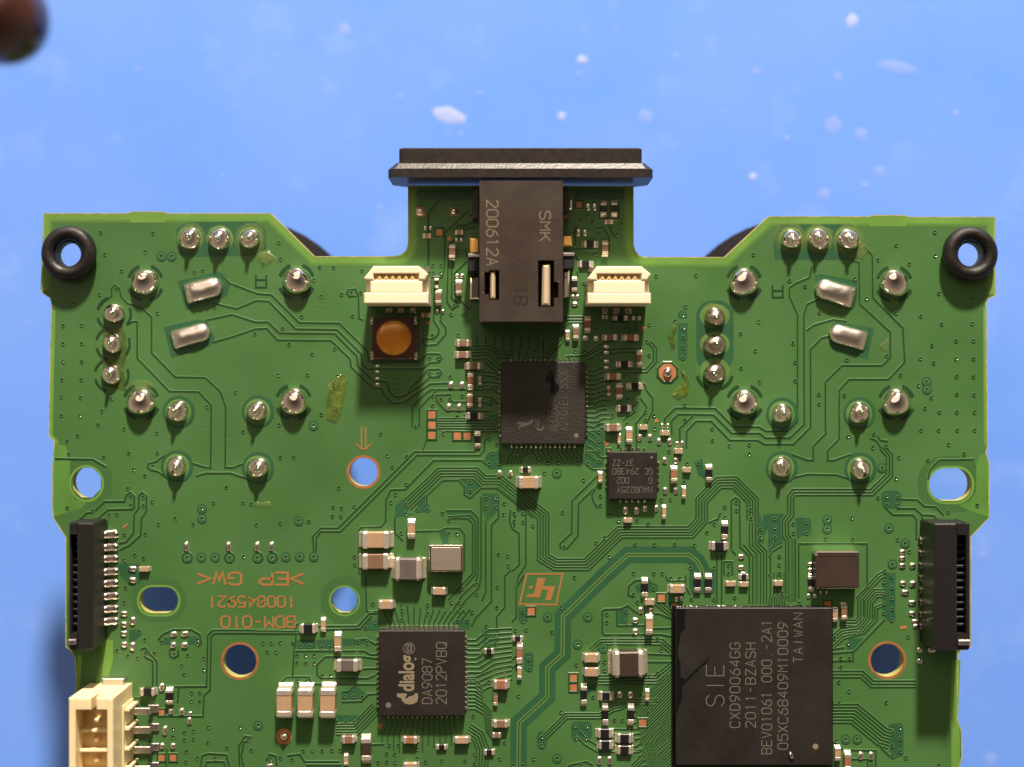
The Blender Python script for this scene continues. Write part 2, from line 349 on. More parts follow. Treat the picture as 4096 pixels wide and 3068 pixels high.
fill('bare_laminate', 'D2', rrect(980, 1155, 925, 1080, 50, 4))
fill('bare_laminate', 'D3', [(985, -20), (1100, -20), (1100, 400), (1050, 405), (985, 330)])
fill('bare_laminate', 'D3', [(1040, 1290), (1140, 1275), (1170, 1300), (1170, 1560), (1080, 1590), (1050, 1500)])
fill('bare_laminate', 'D3', [(690, 545), (830, 545), (760, 640), (680, 650)])
fill('bare_laminate', 'B2', [(1200, 1060), (1270, 990), (1340, 1010), (1310, 1120), (1390, 1130), (1200, 1160)])
fill('bare_laminate', 'B2', [(1400, 1010), (1470, 950), (1510, 1110), (1390, 1120)])
fill('bare_laminate', 'B2', [(1760, 815), (1870, 815), (1940, 885), (1870, 990), (1800, 960), (1800, 890)])
fill('bare_laminate', 'B2', [(1640, 1100), (1850, 1105), (1900, 1160), (1890, 1200), (1830, 1165), (1690, 1160)])
fill('bare_laminate', 'B2', [(2000, 600), (2110, 580), (2130, 740), (2020, 740), (1960, 690)])
fill('bare_laminate', 'B2', [(1955, 950), (2095, 950), (2095, 1090), (2010, 1180), (1955, 1100)])
fill('bare_laminate', 'B2', [(1580, 1285), (1640, 1250), (1660, 1300), (1665, 1400), (1620, 1400)])
fill('bare_laminate', 'C2', [(640, 320), (780, 300), (800, 420), (790, 720), (700, 740), (610, 690), (630, 600)])
fill('bare_laminate', 'C2', [(1575, 680), (1640, 650), (1660, 740), (1670, 830), (1610, 790)])
fill('bare_laminate', 'C2', [(2000, 1000), (2090, 1030), (2150, 1140), (2180, 1360), (2140, 1420), (2100, 1340), (2100, 1200)])
fill('bare_laminate', 'C2', [(2170, 1130), (2212, 1130), (2212, 1250), (2150, 1360)])
fill('bare_laminate', 'A3', [(800, -100), (1000, -100), (995, 75), (900, 80), (820, 0)])
fill('bare_laminate', 'A3', [(900, 480), (980, 460), (1020, 500), (960, 560), (900, 580)])
fill('bare_laminate', 'A3', [(1410, 530), (1510, 530), (1510, 600), (1410, 600)])
fill('bare_laminate', 'A3', [(1200, 540), (1260, 540), (1260, 600), (1190, 600)])
fill('bare_laminate', 'B3', rrect(340, 520, 560, 640, 30, 3)); fill('bare_laminate', 'B3', [(520, 560), (1000, 540), (960, 590), (540, 640)])
fill('bare_laminate', 'B3', [(740, 1000), (850, 940), (1040, 930), (1040, 950), (870, 960), (960, 1030), (910, 1090), (740, 1090)])
fill('bare_laminate', 'B3', [(700, 1210), (930, 1210), (880, 1280), (700, 1290)])
fill('bare_laminate', 'B3', [(1950, 470), (2105, 470), (2100, 600), (1960, 600)])
fill('bare_laminate', 'B3', [(950, 400), (1050, 370), (1070, 480), (960, 480)])
fill('bare_laminate', 'B3', [(1700, 400), (1840, 370), (1850, 470), (1720, 430)])
fill('bare_laminate', 'C3', [(55, 290), (130, 270), (135, 400), (90, 425), (55, 390)])
fill('bare_laminate', 'C3', rrect(105, 185, 665, 840, 35, 3)); fill('bare_laminate', 'C3', rrect(510, 690, 1265, 1430, 40, 3))
fill('bare_laminate', 'C3', rrect(215, 300, 1345, 1510, 40, 4)); fill('bare_laminate', 'C3', [(905, 300), (950, 290), (1010, 270), (1000, 430), (905, 440)])
fill('bare_laminate', 'C3', [(1060, 90), (1190, 40), (1260, 90), (1260, 140), (1190, 150), (1080, 150)])
fill('bare_laminate', 'C3', rrect(1530, 1765, -60, 165, 40, 4)); fill('bare_laminate', 'C3', [(560, 1000), (620, 930), (740, 930), (740, 960), (640, 1040)])
# the antenna feed: a bare band with a fine pair of lines down its middle
band = [('C2', (1655, 1700)), ('C2', (1640, 1610)), ('C2', (1600, 1535)), ('C2', (1530, 1480)), ('C2', (1000, 1480)), ('C2', (820, 1640)), ('C3', (440, 355)), ('C3', (437, 680)), ('C3', (305, 800)), ('C3', (305, 1050)), ('C3', (60, 1275)), ('C3', (55, 1700))]
P = [tp(t, *p) for t, p in band]
for nm, wd, m in (('bare_band', 142, 'gapwide'), ('feed_line', 36, 'trace'), ('feed_gap', 10, 'gap')):
    vs, fs = ribbon([(p.x, p.y) for p in P], tl('C2', wd), zz()); link(nm, mesh(nm, vs, fs, m), board)

# ------------------------------------------------------------------ traces: dark gaps that outline the copper
def tr(t, *pts, w=9): strip('trace_gap', t, list(pts), w * 1.38)
def bundle(t, pts, n, sp, w=8):
    P = [Vector(p) for p in pts]
    for i in range(n):
        off = (i - (n - 1) / 2) * sp; q = []
        for k in range(len(P)):
            d1 = (P[k] - P[k - 1]).normalized() if k else (P[1] - P[0]).normalized()
            d2 = (P[k + 1] - P[k]).normalized() if k < len(P) - 1 else d1
            n1 = Vector((-d1.y, d1.x)); n2 = Vector((-d2.y, d2.x)); b = (n1 + n2).normalized(); c = max(0.5, b.dot(n1))
            q.append(tuple(P[k] + b * (off / c)))
        tr(t, *q, w=w)
tr('A1', (750, 830), (750, 760), (780, 735), (815, 760), (835, 840), (890, 895), (1010, 930), (1095, 1010), (1095, 1320), (1300, 1530), (1560, 1535), (1690, 1657), (1735, 1790), (1730, 2312), (1800, 2312), (1950, 2255))
tr('A1', (750, 830), (680, 880), (630, 950)); tr('A1', (880, 1080), (930, 1050), (970, 1050), (970, 1365), (1250, 1655), (1500, 1657), (1610, 1770), (1605, 2315), (1540, 2305), (1400, 2260))
tr('A1', (1700, 650), (1770, 720), (2010, 810), (2130, 820), (2371, 1060), (2716, 1065), (2956, 1300), (2971, 1390), (3006, 1407), (3396, 1405), (3476, 1330), (3576, 1330), (3603, 1365), (3576, 1400), (3496, 1405), (3436, 1460), (2961, 1460), (2911, 1420), (2906, 1330), (2696, 1120), (2341, 1115), (2106, 875), (2000, 870), (1830, 940), (1620, 890))
tr('A1', (1560, 1040), (1790, 990), (1990, 1055), (2101, 1055), (2201, 1150), (2676, 1155), (2866, 1345), (2876, 1430), (3036, 1590))
tr('A1', (1620, 1230), (1800, 1180), (1990, 1115), (2091, 1110), (2181, 1210), (2646, 1215), (2811, 1375), (2816, 1440), (3006, 1626), (3076, 1626), (3100, 1660), (3100, 1680), (3180, 1755), (3270, 1748), (3500, 1590), (3700, 1580))
tr('B1', (1040, 1560), (1130, 1570), (1155, 1657), (1210, 1700), (1265, 1697), (1490, 1465), (1580, 1462), (1605, 1497), (1580, 1530), (1500, 1530), (1440, 1590), (1260, 1700))
tr('B1', (1490, 1657), (1515, 1638), (1960, 1638), (2030, 1620), (2110, 1680)); tr('B1', (1350, 1960), (1350, 1780), (1500, 1640)); tr('B1', (1410, 1960), (1412, 1800), (1560, 1640))
tr('B1', (1430, 1200), (1540, 1200), (1580, 1150), (1580, 1110), (1535, 1040), (1540, 760)); tr('B1', (1430, 1232), (1470, 1255), (1560, 1250), (1640, 1160), (1640, 1105), (1595, 1045), (1605, 960))
tr('B1', (930, 1040), (890, 1020), (885, 830), (860, 770), (800, 775), (785, 805), (805, 835), (870, 830))
bundle('B1', [(1740, 1290), (2020, 1288), (2085, 1335), (2212, 1338)], 3, 28); bundle('B1', [(1870, 1380), (1990, 1370), (2110, 1470)], 3, 34)
bundle('B1', [(1950, 1500), (2060, 1510), (2110, 1540)], 2, 30); bundle('B1', [(1900, 1600), (2000, 1585), (2110, 1600)], 2, 34)
bundle('B2', [(1560, 345), (2050, 345), (2105, 300)], 5, 22, 7); bundle('B2', [(1600, 400), (2060, 405), (2105, 390)], 2, 24, 7); tr('B2', (1700, 160), (2105, 165)); tr('B2', (1560, 150), (1640, 235), (2010, 240)); tr('B2', (1560, 150), (1560, 100), (1680, 95), (1695, 160))
tr('B2', (1800, 270), (2010, 300)); tr('B2', (1975, 110), (2030, 120), (2070, 150), (2030, 185), (1980, 175)); tr('B2', (1970, 40), (2050, 45), (2090, 80))
tr('B2', (1475, 480), (1475, 300)); tr('B2', (1440, 580), (1475, 480), w=6)
tr('B2', (500, 1450), (490, 1320), (560, 1250), (710, 1250), (1370, 590), (1900, 590)); tr('B2', (520, 1450), (522, 1330), (562, 1280), (730, 1280), (1390, 620), (1935, 620), (1975, 570), (1975, 500), (2010, 440))
tr('B2', (1120, 1190), (1125, 1000), (1165, 920), (1290, 915), (1535, 665), (1950, 665), (1990, 700))
bundle('B2', [(1300, 1055), (1595, 778), (1895, 778), (1965, 845), (2105, 845), (2480, 1140), (2480, 1500), (2585, 1565), (2855, 1565), (3145, 1285), (3755, 1285), (3850, 1180), (3850, 1010), (4000, 858), (4135, 855), (4290, 1010), (4290, 1180)], 5, 24, 8)
tr('B2', (1475, 1050), (1475, 970), (1610, 840), (1750, 835), (1800, 890), (1800, 960), (1850, 990), (1945, 905), (2080, 905), (2400, 1160))
tr('B2', (890, 1650), (890, 1270), (910, 1245), (1080, 1240), (1120, 1190)); tr('B2', (1200, 1160), (1200, 1290), (1270, 1360)); tr('B2', (1380, 1278), (1590, 1275), (1640, 1250), (1760, 1250), (1800, 1300), (1800, 1620))
tr('B2', (1640, 1100), (1860, 1100), (1918, 1160), (1918, 1657), (1895, 1720), (1780, 1830), (1700, 1960)); tr('B2', (1680, 1165), (1830, 1165), (1872, 1210), (1872, 1640), (1730, 1790), (1660, 1870))
tr('B2', (1660, 1150), (1850, 1140), (1895, 1190), (1895, 1650), (1755, 1810)); tr('B2', (1945, 980), (1945, 1657), (1930, 1760), (1820, 1860), (1750, 1960)); tr('B2', (2000, 990), (1985, 1180), (1985, 1800), (1950, 1880)); tr('B2', (2095, 970), (2095, 1160), (2035, 1220), (2035, 1880), (1900, 2020), (1860, 2100))
tr('B2', (2010, 975), (2000, 1150), (1990, 1200)); tr('B2', (2200, 1090), (2190, 1180), (2212, 1250)); tr('B2', (2212, 1600), (2150, 1660), (2150, 1930), (2080, 2010), (2080, 2160), (2000, 2230))
tr('C2', (0, 1255), (60, 1290), (65, 1560), (0, 1620)); tr('C2', (120, 1100), (120, 1560), (60, 1657), (30, 1760), (40, 2010), (0, 2060)); tr('C2', (30, 1110), (15, 1260))
tr('C2', (735, 800), (520, 1010), (515, 1290), (415, 1380), (420, 1430)); tr('C2', (735, 880), (575, 1035), (570, 1310), (470, 1430)); tr('C2', (730, 890), (690, 960), (700, 1010), (740, 1075)); tr('C2', (640, 700), (700, 745), (830, 745)); tr('C2', (640, 610), (720, 660)); tr('C2', (640, 590), (720, 590), (770, 640), (830, 640))
for k in range(5): tr('C2', (650, 350 + 62 * k), (690, 370 + 62 * k), (735, 405 + 66 * k), w=7)
for k, dx in enumerate((0, 42, 82, 122, 165, 205, 250, 290, 330, 372)):
    tr('C2', (180 + dx, 560), (180 + dx, 590), (210 + dx * 1.06, 640), (215 + dx * 1.06, 665), w=7)
for k in range(5): tr('C2', (10 + 40 * k, 560), (10 + 40 * k, 590), (-30 + 30 * k, 640), (-40 + 28 * k, 690), w=7)
for k in range(14): tr('C1', (650, 1475 + 40 * k), (720, 1475 + 40 * k), (760 + 12 * (k % 3), 1450 + 40 * k), (800 + 20 * (k % 4), 1450 + 40 * k), w=7)
for k in range(8): tr('C1', (-240 + 60 * k, 1375), (-240 + 60 * k, 1340), (-300 + 75 * k, 1270 - 8 * (k % 3)), (-300 + 75 * k, 1180), w=7)
tr('C1', (270, 1210), (270, 1370)); bundle('C1', [(620, 1035), (480, 1035), (430, 1090), (430, 1200), (300, 1340), (290, 1370)], 3, 26, 7); tr('C1', (500, 1370), (480, 1350), (620, 1345), (760, 1250), (830, 1200))
bundle('C1', [(640, 1370), (760, 1300), (850, 1310), (880, 1300), (1130, 1300)], 2, 30); bundle('C1', [(870, 1480), (1160, 1475), (1235, 1390), (1235, 1280), (1190, 1230)], 2, 26); tr('C1', (1110, 1570), (1150, 1600), (1160, 1640), (1215, 1710), (1215, 1820), (1190, 1870), (1160, 1940), (1160, 2010)); tr('C1', (1110, 1710), (1160, 1780), (1155, 1830), (1070, 1930), (1075, 2100), (1075, 2200))
tr('C1', (850, 1050), (1000, 1055), (1020, 1140)); tr('C1', (1070, 1060), (1065, 1150)); tr('C1', (960, 1900), (1060, 1830), (1030, 1790), (1080, 1760), w=8)
tr('C2', (1320, 345), (1320, 300), (1410, 212), (1755, 215), (1915, 375), (2130, 375), (2194, 410), (2384, 410), (2466, 325), (2466, -400), (2466, -597), (2396, -757), (2396, -827), (2451, -867), (2571, -917), (2586, -1007))
tr('C2', (1380, 440), (1380, 320), (1435, 265), (1740, 270), (1900, 430), (2140, 430), (2190, 470), (2400, 470), (2524, 350), (2521, -597), (2551, -687), (2701, -752))
tr('C2', (1450, 500), (1450, 385), (1560, 280)); tr('C2', (1505, 560), (1510, 410), (1590, 325), (1720, 325), (1880, 490), (2120, 490), (2180, 525), (2430, 525), (2580, 375), (2578, -297), (2681, -397), (2746, -407))
tr('D1', (330, 1130), (400, 1080), (560, 1035), (680, 1050)); tr('D1', (660, 1590), (615, 1640), (615, 2060), (515, 2165), (515, 2250), (570, 2250), (720, 2195)); tr('D1', (495, 1950), (500, 2015), (390, 2125), (390, 2250), (330, 2245), (200, 2195))
tr('D1', (495, 1960), (495, 1570), (640, 1430), (985, 1430), (1055, 1360), (1055, 1140), (790, 895), (785, 540), (720, 515)); tr('D1', (610, 1650), (700, 1550), (1040, 1550), (1180, 1400), (1165, 1105), (940, 880), (905, 840), (900, 480), (830, 400))
tr('D2', (190, 820), (340, 785), (590, 790), (720, 830)); tr('A2', (1480, 800), (1560, 775), (1780, 775), (1940, 830)); tr('A2', (1070, 690), (1130, 675), (1210, 620)); tr('A2', (1080, 745), (1150, 760), (1220, 810)); tr('A2', (1070, 690), (1060, 720), (1080, 745))
bundle('D2', [(985, 545), (1048, 620), (1048, 790), (895, 940), (225, 940), (195, 980), (195, 1130), (150, 1190), (150, 1310), (178, 1350), (178, 1880)], 3, 26, 8)
tr('D2', (880, 470), (930, 490), (980, 560)); tr('D2', (950, 455), (970, 490), (1040, 500)); tr('D2', (1150, 1000), (1290, 1005), (1350, 1060), (1450, 1065), (1520, 1140)); tr('D2', (1110, 1080), (1270, 1080), (1330, 1135), (1430, 1140), (1460, 1170)); tr('D2', (1010, 1070), (1080, 1135), (1250, 1135), (1280, 1170), (1280, 1350)); tr('D2', (1330, 1140), (1330, 1340)); tr('D2', (1380, 830), (1400, 740), (1480, 660), (1640, 660), (1780, 655))
tr('D2', (265, 1850), (265, 1385), (855, 1385), (855, 1760), (760, 1850)); tr('D2', (235, 1340), (235, 1880)); tr('D2', (212, 1340), (212, 1880))
tr('D2', (120, 1400), (40, 1450), (0, 1500)); tr('D2', (60, 1340), (50, 1400), (20, 1430), (20, 1640), (0, 1660))
bundle('C2', [(2090, 1200), (2090, 1390), (2160, 1460), (2160, 1900)], 4, 26, 7); tr('C2', (1895, 1430), (1895, 1010), (1930, 985), (1965, 1010), (1970, 1410), (2050, 1490), (2050, 1900)); tr('C2', (1900, 1440), (1935, 1480)); tr('C2', (2000, 1390), (2080, 1490), (2080, 1900)); tr('C2', (2110, 1480), (2110, 1900)); tr('C2', (1770, 1480), (1770, 1900)); tr('C2', (1810, 1480), (1810, 1900)); tr('C2', (1830, 1657), (1830, 1540), (1900, 1540), (1905, 1657)); tr('C2', (1700, 1200), (1780, 1170), (1800, 1120))
for k in range(7): tr('D3', (20 + 30 * k, -20), (20 + 30 * k, 160), (10 + 22 * k, 200), (10 + 22 * k, 255), w=7)
bundle('D3', [(1000, -10), (960, 10), (850, 130), (800, 190), (800, 370), (760, 410), (660, 410)], 3, 24, 7); bundle('D3', [(1000, 155), (930, 155), (870, 230), (870, 370), (790, 470), (640, 490), (560, 560)], 4, 22, 7); bundle('D3', [(1000, 250), (935, 280), (930, 380), (830, 490), (650, 540), (560, 620)], 2, 22, 7)
tr('D3', (1010, 380), (740, 660), (560, 675)); tr('D3', (560, 640), (660, 625)); tr('D3', (735, 670), (735, 740), (560, 742)); bundle('D3', [(560, 855), (810, 855), (900, 940), (1280, 940)], 3, 27, 8)
bundle('D3', [(560, 1195), (745, 1195), (985, 1395), (1060, 1420)], 7, 27, 8); tr('D3', (560, 1440), (650, 1510), (930, 1515), (930, 1657)); tr('D3', (720, 1590), (860, 1590), (860, 1657)); tr('D3', (560, 1090), (570, 1130)); tr('D3', (930, 1400), (985, 1500), (1060, 1570))
for k in range(16):
    y = 800 + 56 * k; run = 330 - 10 * k
    if y + run < 2100: tr('C3', (1385, y), (1385 - run, y + run), (1385 - run - 60, y + run + 20), w=7)
    tr('C3', (1385, y + 27), (1385 - run + 20, y + 27 + run - 20), (1385 - run + 20, y + run + 110), w=7)
tr('C3', (1385, 690), (1150, 680)); tr('C3', (1385, 750), (1150, 750)); tr('C3', (1150, 600), (1150, 850)); bundle('C3', [(1385, 660), (1290, 575), (770, 575), (690, 650)], 3, 24, 7)
tr('C3', (1385, 530), (1280, 512), (800, 515), (780, 490), (780, 310), (800, 295), (940, 290), (1000, 262), (1060, 310), (1090, 330)); tr('C3', (1385, 455), (1310, 460), (1210, 460)); tr('C3', (905, 310), (910, 437), (1150, 435)); tr('C3', (1385, 380), (1280, 335), (1230, 330)); bundle('C3', [(1385, 340), (1290, 260), (1230, 220)], 3, 24, 7)
tr('C3', (1060, 50), (1010, 90), (1005, 170), (1050, 190)); tr('C3', (1060, 45), (1180, 35), (1200, 70)); tr('C3', (1500, 0), (1500, 100), (1540, 170)); tr('C3', (1330, 10), (1350, 50), (1490, 50))
bundle('C3', [(745, 905), (1250, 900), (1385, 790)], 4, 25, 7); bundle('C3', [(280, 1400), (470, 1215), (760, 1215), (880, 1150), (930, 1140), (1000, 1095), (1250, 1095)], 3, 22, 7); bundle('C3', [(880, 1370), (1100, 1370), (1160, 1330)], 3, 40, 7)
bundle('C3', [(560, 1360), (640, 1440), (740, 1500), (1090, 1505), (1140, 1440)], 2, 50, 7); tr('C3', (480, 1657), (500, 1640), (640, 1610), (700, 1640)); tr('C3', (0, 390), (35, 360), (40, 100), (100, 0), w=10); tr('C3', (0, 800), (40, 770)); tr('C3', (0, 730), (40, 690)); bundle('C3', [(1050, 1657), (1150, 1560), (1170, 1480), (1300, 1320)], 3, 24, 7); bundle('C3', [(1260, 1657), (1270, 1560), (1385, 1450)], 4, 26, 7)
for k in range(15):
    x = 1135 + 42.5 * k
    tr('B3', (x + 18, 470), (x + 18, 415), (x + 18 + (k - 5) * 11, 330 - 5 * abs(k - 7)), (x + 18 + (k - 5) * 13, 230 + 8 * k), w=7)
for k in range(12):
    y = 560 + 40 * k; tr('B3', (1825, y), (1900 + 16 * (k % 4), y), (2010 + 8 * k, y - 90 + 2 * k), (2212, y - 100), w=7)
for k in range(9):
    y = 900 + 32 * k; tr('B3', (1830, y), (1890, y), (1945 + 4 * k, y + 50), (1960 + 4 * k, y + 190), (2040 + 2 * k, y + 280), w=7)
tr('B3', (330, 655), (940, 655), (985, 685), (1040, 685)); tr('B3', (330, 655), (318, 880), (270, 880), (190, 950)); tr('B3', (1040, 720), (930, 705), (600, 705), (530, 770), (530, 860), (560, 890), (970, 890), (1030, 860)); tr('B3', (320, 878), (460, 880), (480, 940), (1040, 942)); tr('B3', (900, 810), (1040, 805)); tr('B3', (1040, 1025), (970, 1030), (910, 1090), (740, 1095)); tr('B3', (750, 1010), (800, 1000), (860, 945))
bundle('B3', [(690, 1330), (860, 1330), (1040, 1140)], 5, 24, 7); tr('B3', (330, 655), (345, 560), (345, 430), (390, 410)); tr('B3', (0, 485), (390, 485)); tr('B3', (0, 505), (380, 505)); tr('B3', (520, 440), (880, 440), (980, 330), (1060, 330)); tr('B3', (600, 470), (900, 462), (1000, 350)); tr('B3', (950, 0), (955, 300), (980, 320), (1060, 310)); tr('B3', (850, 560), (950, 550), (1040, 600))
for k in range(14): tr('B3', (1130 + 45 * k, 1235), (1130 + 45 * k, 1300), (1090 + 50 * k, 1370), (1090 + 50 * k, 1470 + 20 * (k % 4)), w=6)
tr('B3', (990, 1465), (1110, 1460)); tr('B3', (270, 1560), (380, 1545), (420, 1610), (720, 1610)); tr('B3', (430, 1640), (740, 1640)); tr('B3', (90, 1600), (120, 1545), (170, 1560), (180, 1640)); bundle('B3', [(1830, 1330), (1920, 1390), (1960, 1500), (1950, 1657)], 5, 26, 7)
tr('A3', (1150, 560), (1190, 510), (1280, 470), (1440, 470), (1510, 510), (1525, 580), (1500, 610)); tr('A3', (1250, 640), (1255, 700), (1290, 715), (1325, 690), (1325, 640)); tr('A3', (1000, 640), (1040, 625), (1080, 680), (1140, 740), (1140, 960)); tr('A3', (1030, 700), (1105, 740), (1105, 970)); tr('A3', (2212, 475), (1620, 475), (1580, 520), (1570, 960), (1190, 965)); tr('A3', (2212, 500), (1640, 500), (1610, 530), (1600, 990), (1550, 1030), (1540, 1220), (1200, 1218)); tr('A3', (930, 1060), (1020, 1060)); tr('A3', (1330, 970), (1320, 1100)); tr('A3', (1220, 1657), (1225, 1500)); tr('A3', (1930, 1430), (1890, 1440), (1870, 1560), (1890, 1657)); tr('A3', (1960, 1400), (1900, 1390), (1850, 1470), (1855, 1657)); tr('A3', (1520, 1657), (1530, 1560), (1580, 1540), (1740, 1550), (1770, 1657)); tr('A3', (1560, 1657), (1570, 1610), (1720, 1610), (1730, 1657))
tr('A2', (480, 1170), (530, 1120), (590, 1110), (690, 1020), (860, 1018), (880, 960), (910, 940), (945, 970), (945, 1070), (930, 1085), (720, 1090), (620, 1170)); tr('A2', (985, 1070), (985, 970), (1015, 940), (1050, 970), (1050, 1100), (1010, 1160), (1000, 1310), (900, 1400), (815, 1440)); tr('A2', (985, 1070), (945, 1130), (940, 1290), (870, 1370), (810, 1380)); tr('A2', (260, 650), (590, 655), (700, 720)); tr('A2', (715, 1190), (715, 1270))
tr('J', (560, 420), (405, 600), (405, 990), w=8); tr('J', (710, 580), (530, 745), (530, 1010), (505, 1085), (430, 1085), w=8); tr('J', (790, 640), (690, 690), (640, 690), (600, 720), (600, 745), w=8); tr('J', (620, 790), (560, 830), (550, 1270), (590, 1330), (635, 1300), (610, 1270), (585, 1240), (585, 960), w=8); tr('J', (700, 960), (605, 1055), (610, 1210), (720, 1335), w=8); tr('J', (1510, 870), (1690, 870), w=8); tr('J', (1795, 700), (1800, 740), (1840, 785), (1865, 760), w=8); tr('J', (1690, 715), (1740, 710), (1785, 780), (1785, 900), w=8); tr('J', (1520, 910), (1560, 960), w=8); tr('J', (1545, 1040), (1545, 1070), (1500, 1110), w=8); tr('J', (1720, 510), (1715, 640), (1860, 640), (1865, 520), w=6); tr('J', (760, 700), (690, 720), (660, 720), w=8); tr('J', (690, 870), (700, 930), w=8); tr('J', (1520, 760), (1540, 700), w=8); tr('J', (1510, 740), (1530, 760), (1530, 830), (1500, 860), w=8)
fill('bare_laminate', 'J', [(310, 440), (340, 420), (700, 420), (730, 450), (730, 480), (690, 500), (330, 490)]); fill('bare_laminate', 'J', [(1510, 450), (1560, 420), (1900, 420), (1900, 490), (1530, 490)])
# little square letters etched in the copper, upside down
for t, x0, x1, y0, ym, y1 in (('A1', 1995, 2085, 650, 690, 755), ('D1', 38, 128, 735, 785, 842), ('B1', -1, 92, 650, 690, 755)):
    if t != 'B1':
        for p in ([(x0, y0), (x0, y1), (x1, y1), (x1, y0)], [(x0, ym), (x1, ym)]): strip('etched_letter', t, p, 15, 'gap')

# ------------------------------------------------------------------ vias
VIA = MB()
def via(t, x, y, r=13, halo=0):
    r *= 1.12
    p = tp(t, x, y); k = tl(t, 1) if t in 'JMUP' else tl('A1', 1); r = r * (k if k else 1)
    z = zz() + 0.0003; n = 10
    if halo:
        VIA.lathe(p.x, p.y, [(halo * k, z), (halo * k * 0.5, z + 0.00002)], 18, 2); VIA.lathe(p.x, p.y, [(halo * k * 0.66, z + 0.00008), (halo * k * 0.3, z + 0.0001)], 18, 0)
    prof = [(r * 1.35, z + 0.0001), (r * 1.1, z + 0.0012), (r * 0.9, z + 0.0012), (r * 0.8, z + 0.0006)]
    VIA.lathe(p.x, p.y, prof, n, 0, cap=False); VIA.lathe(p.x, p.y, [(r * 0.8, z + 0.0006), (r * 0.3, z + 0.0003)], n, 1)
    a = p + Vector((r * 0.3, -r * 0.75, 0)); VIA.lathe(a.x, a.y, [(r * 0.34, z + 0.001), (r * 0.26, z + 0.0045), (0.0001, z + 0.0055)], 6, 3)
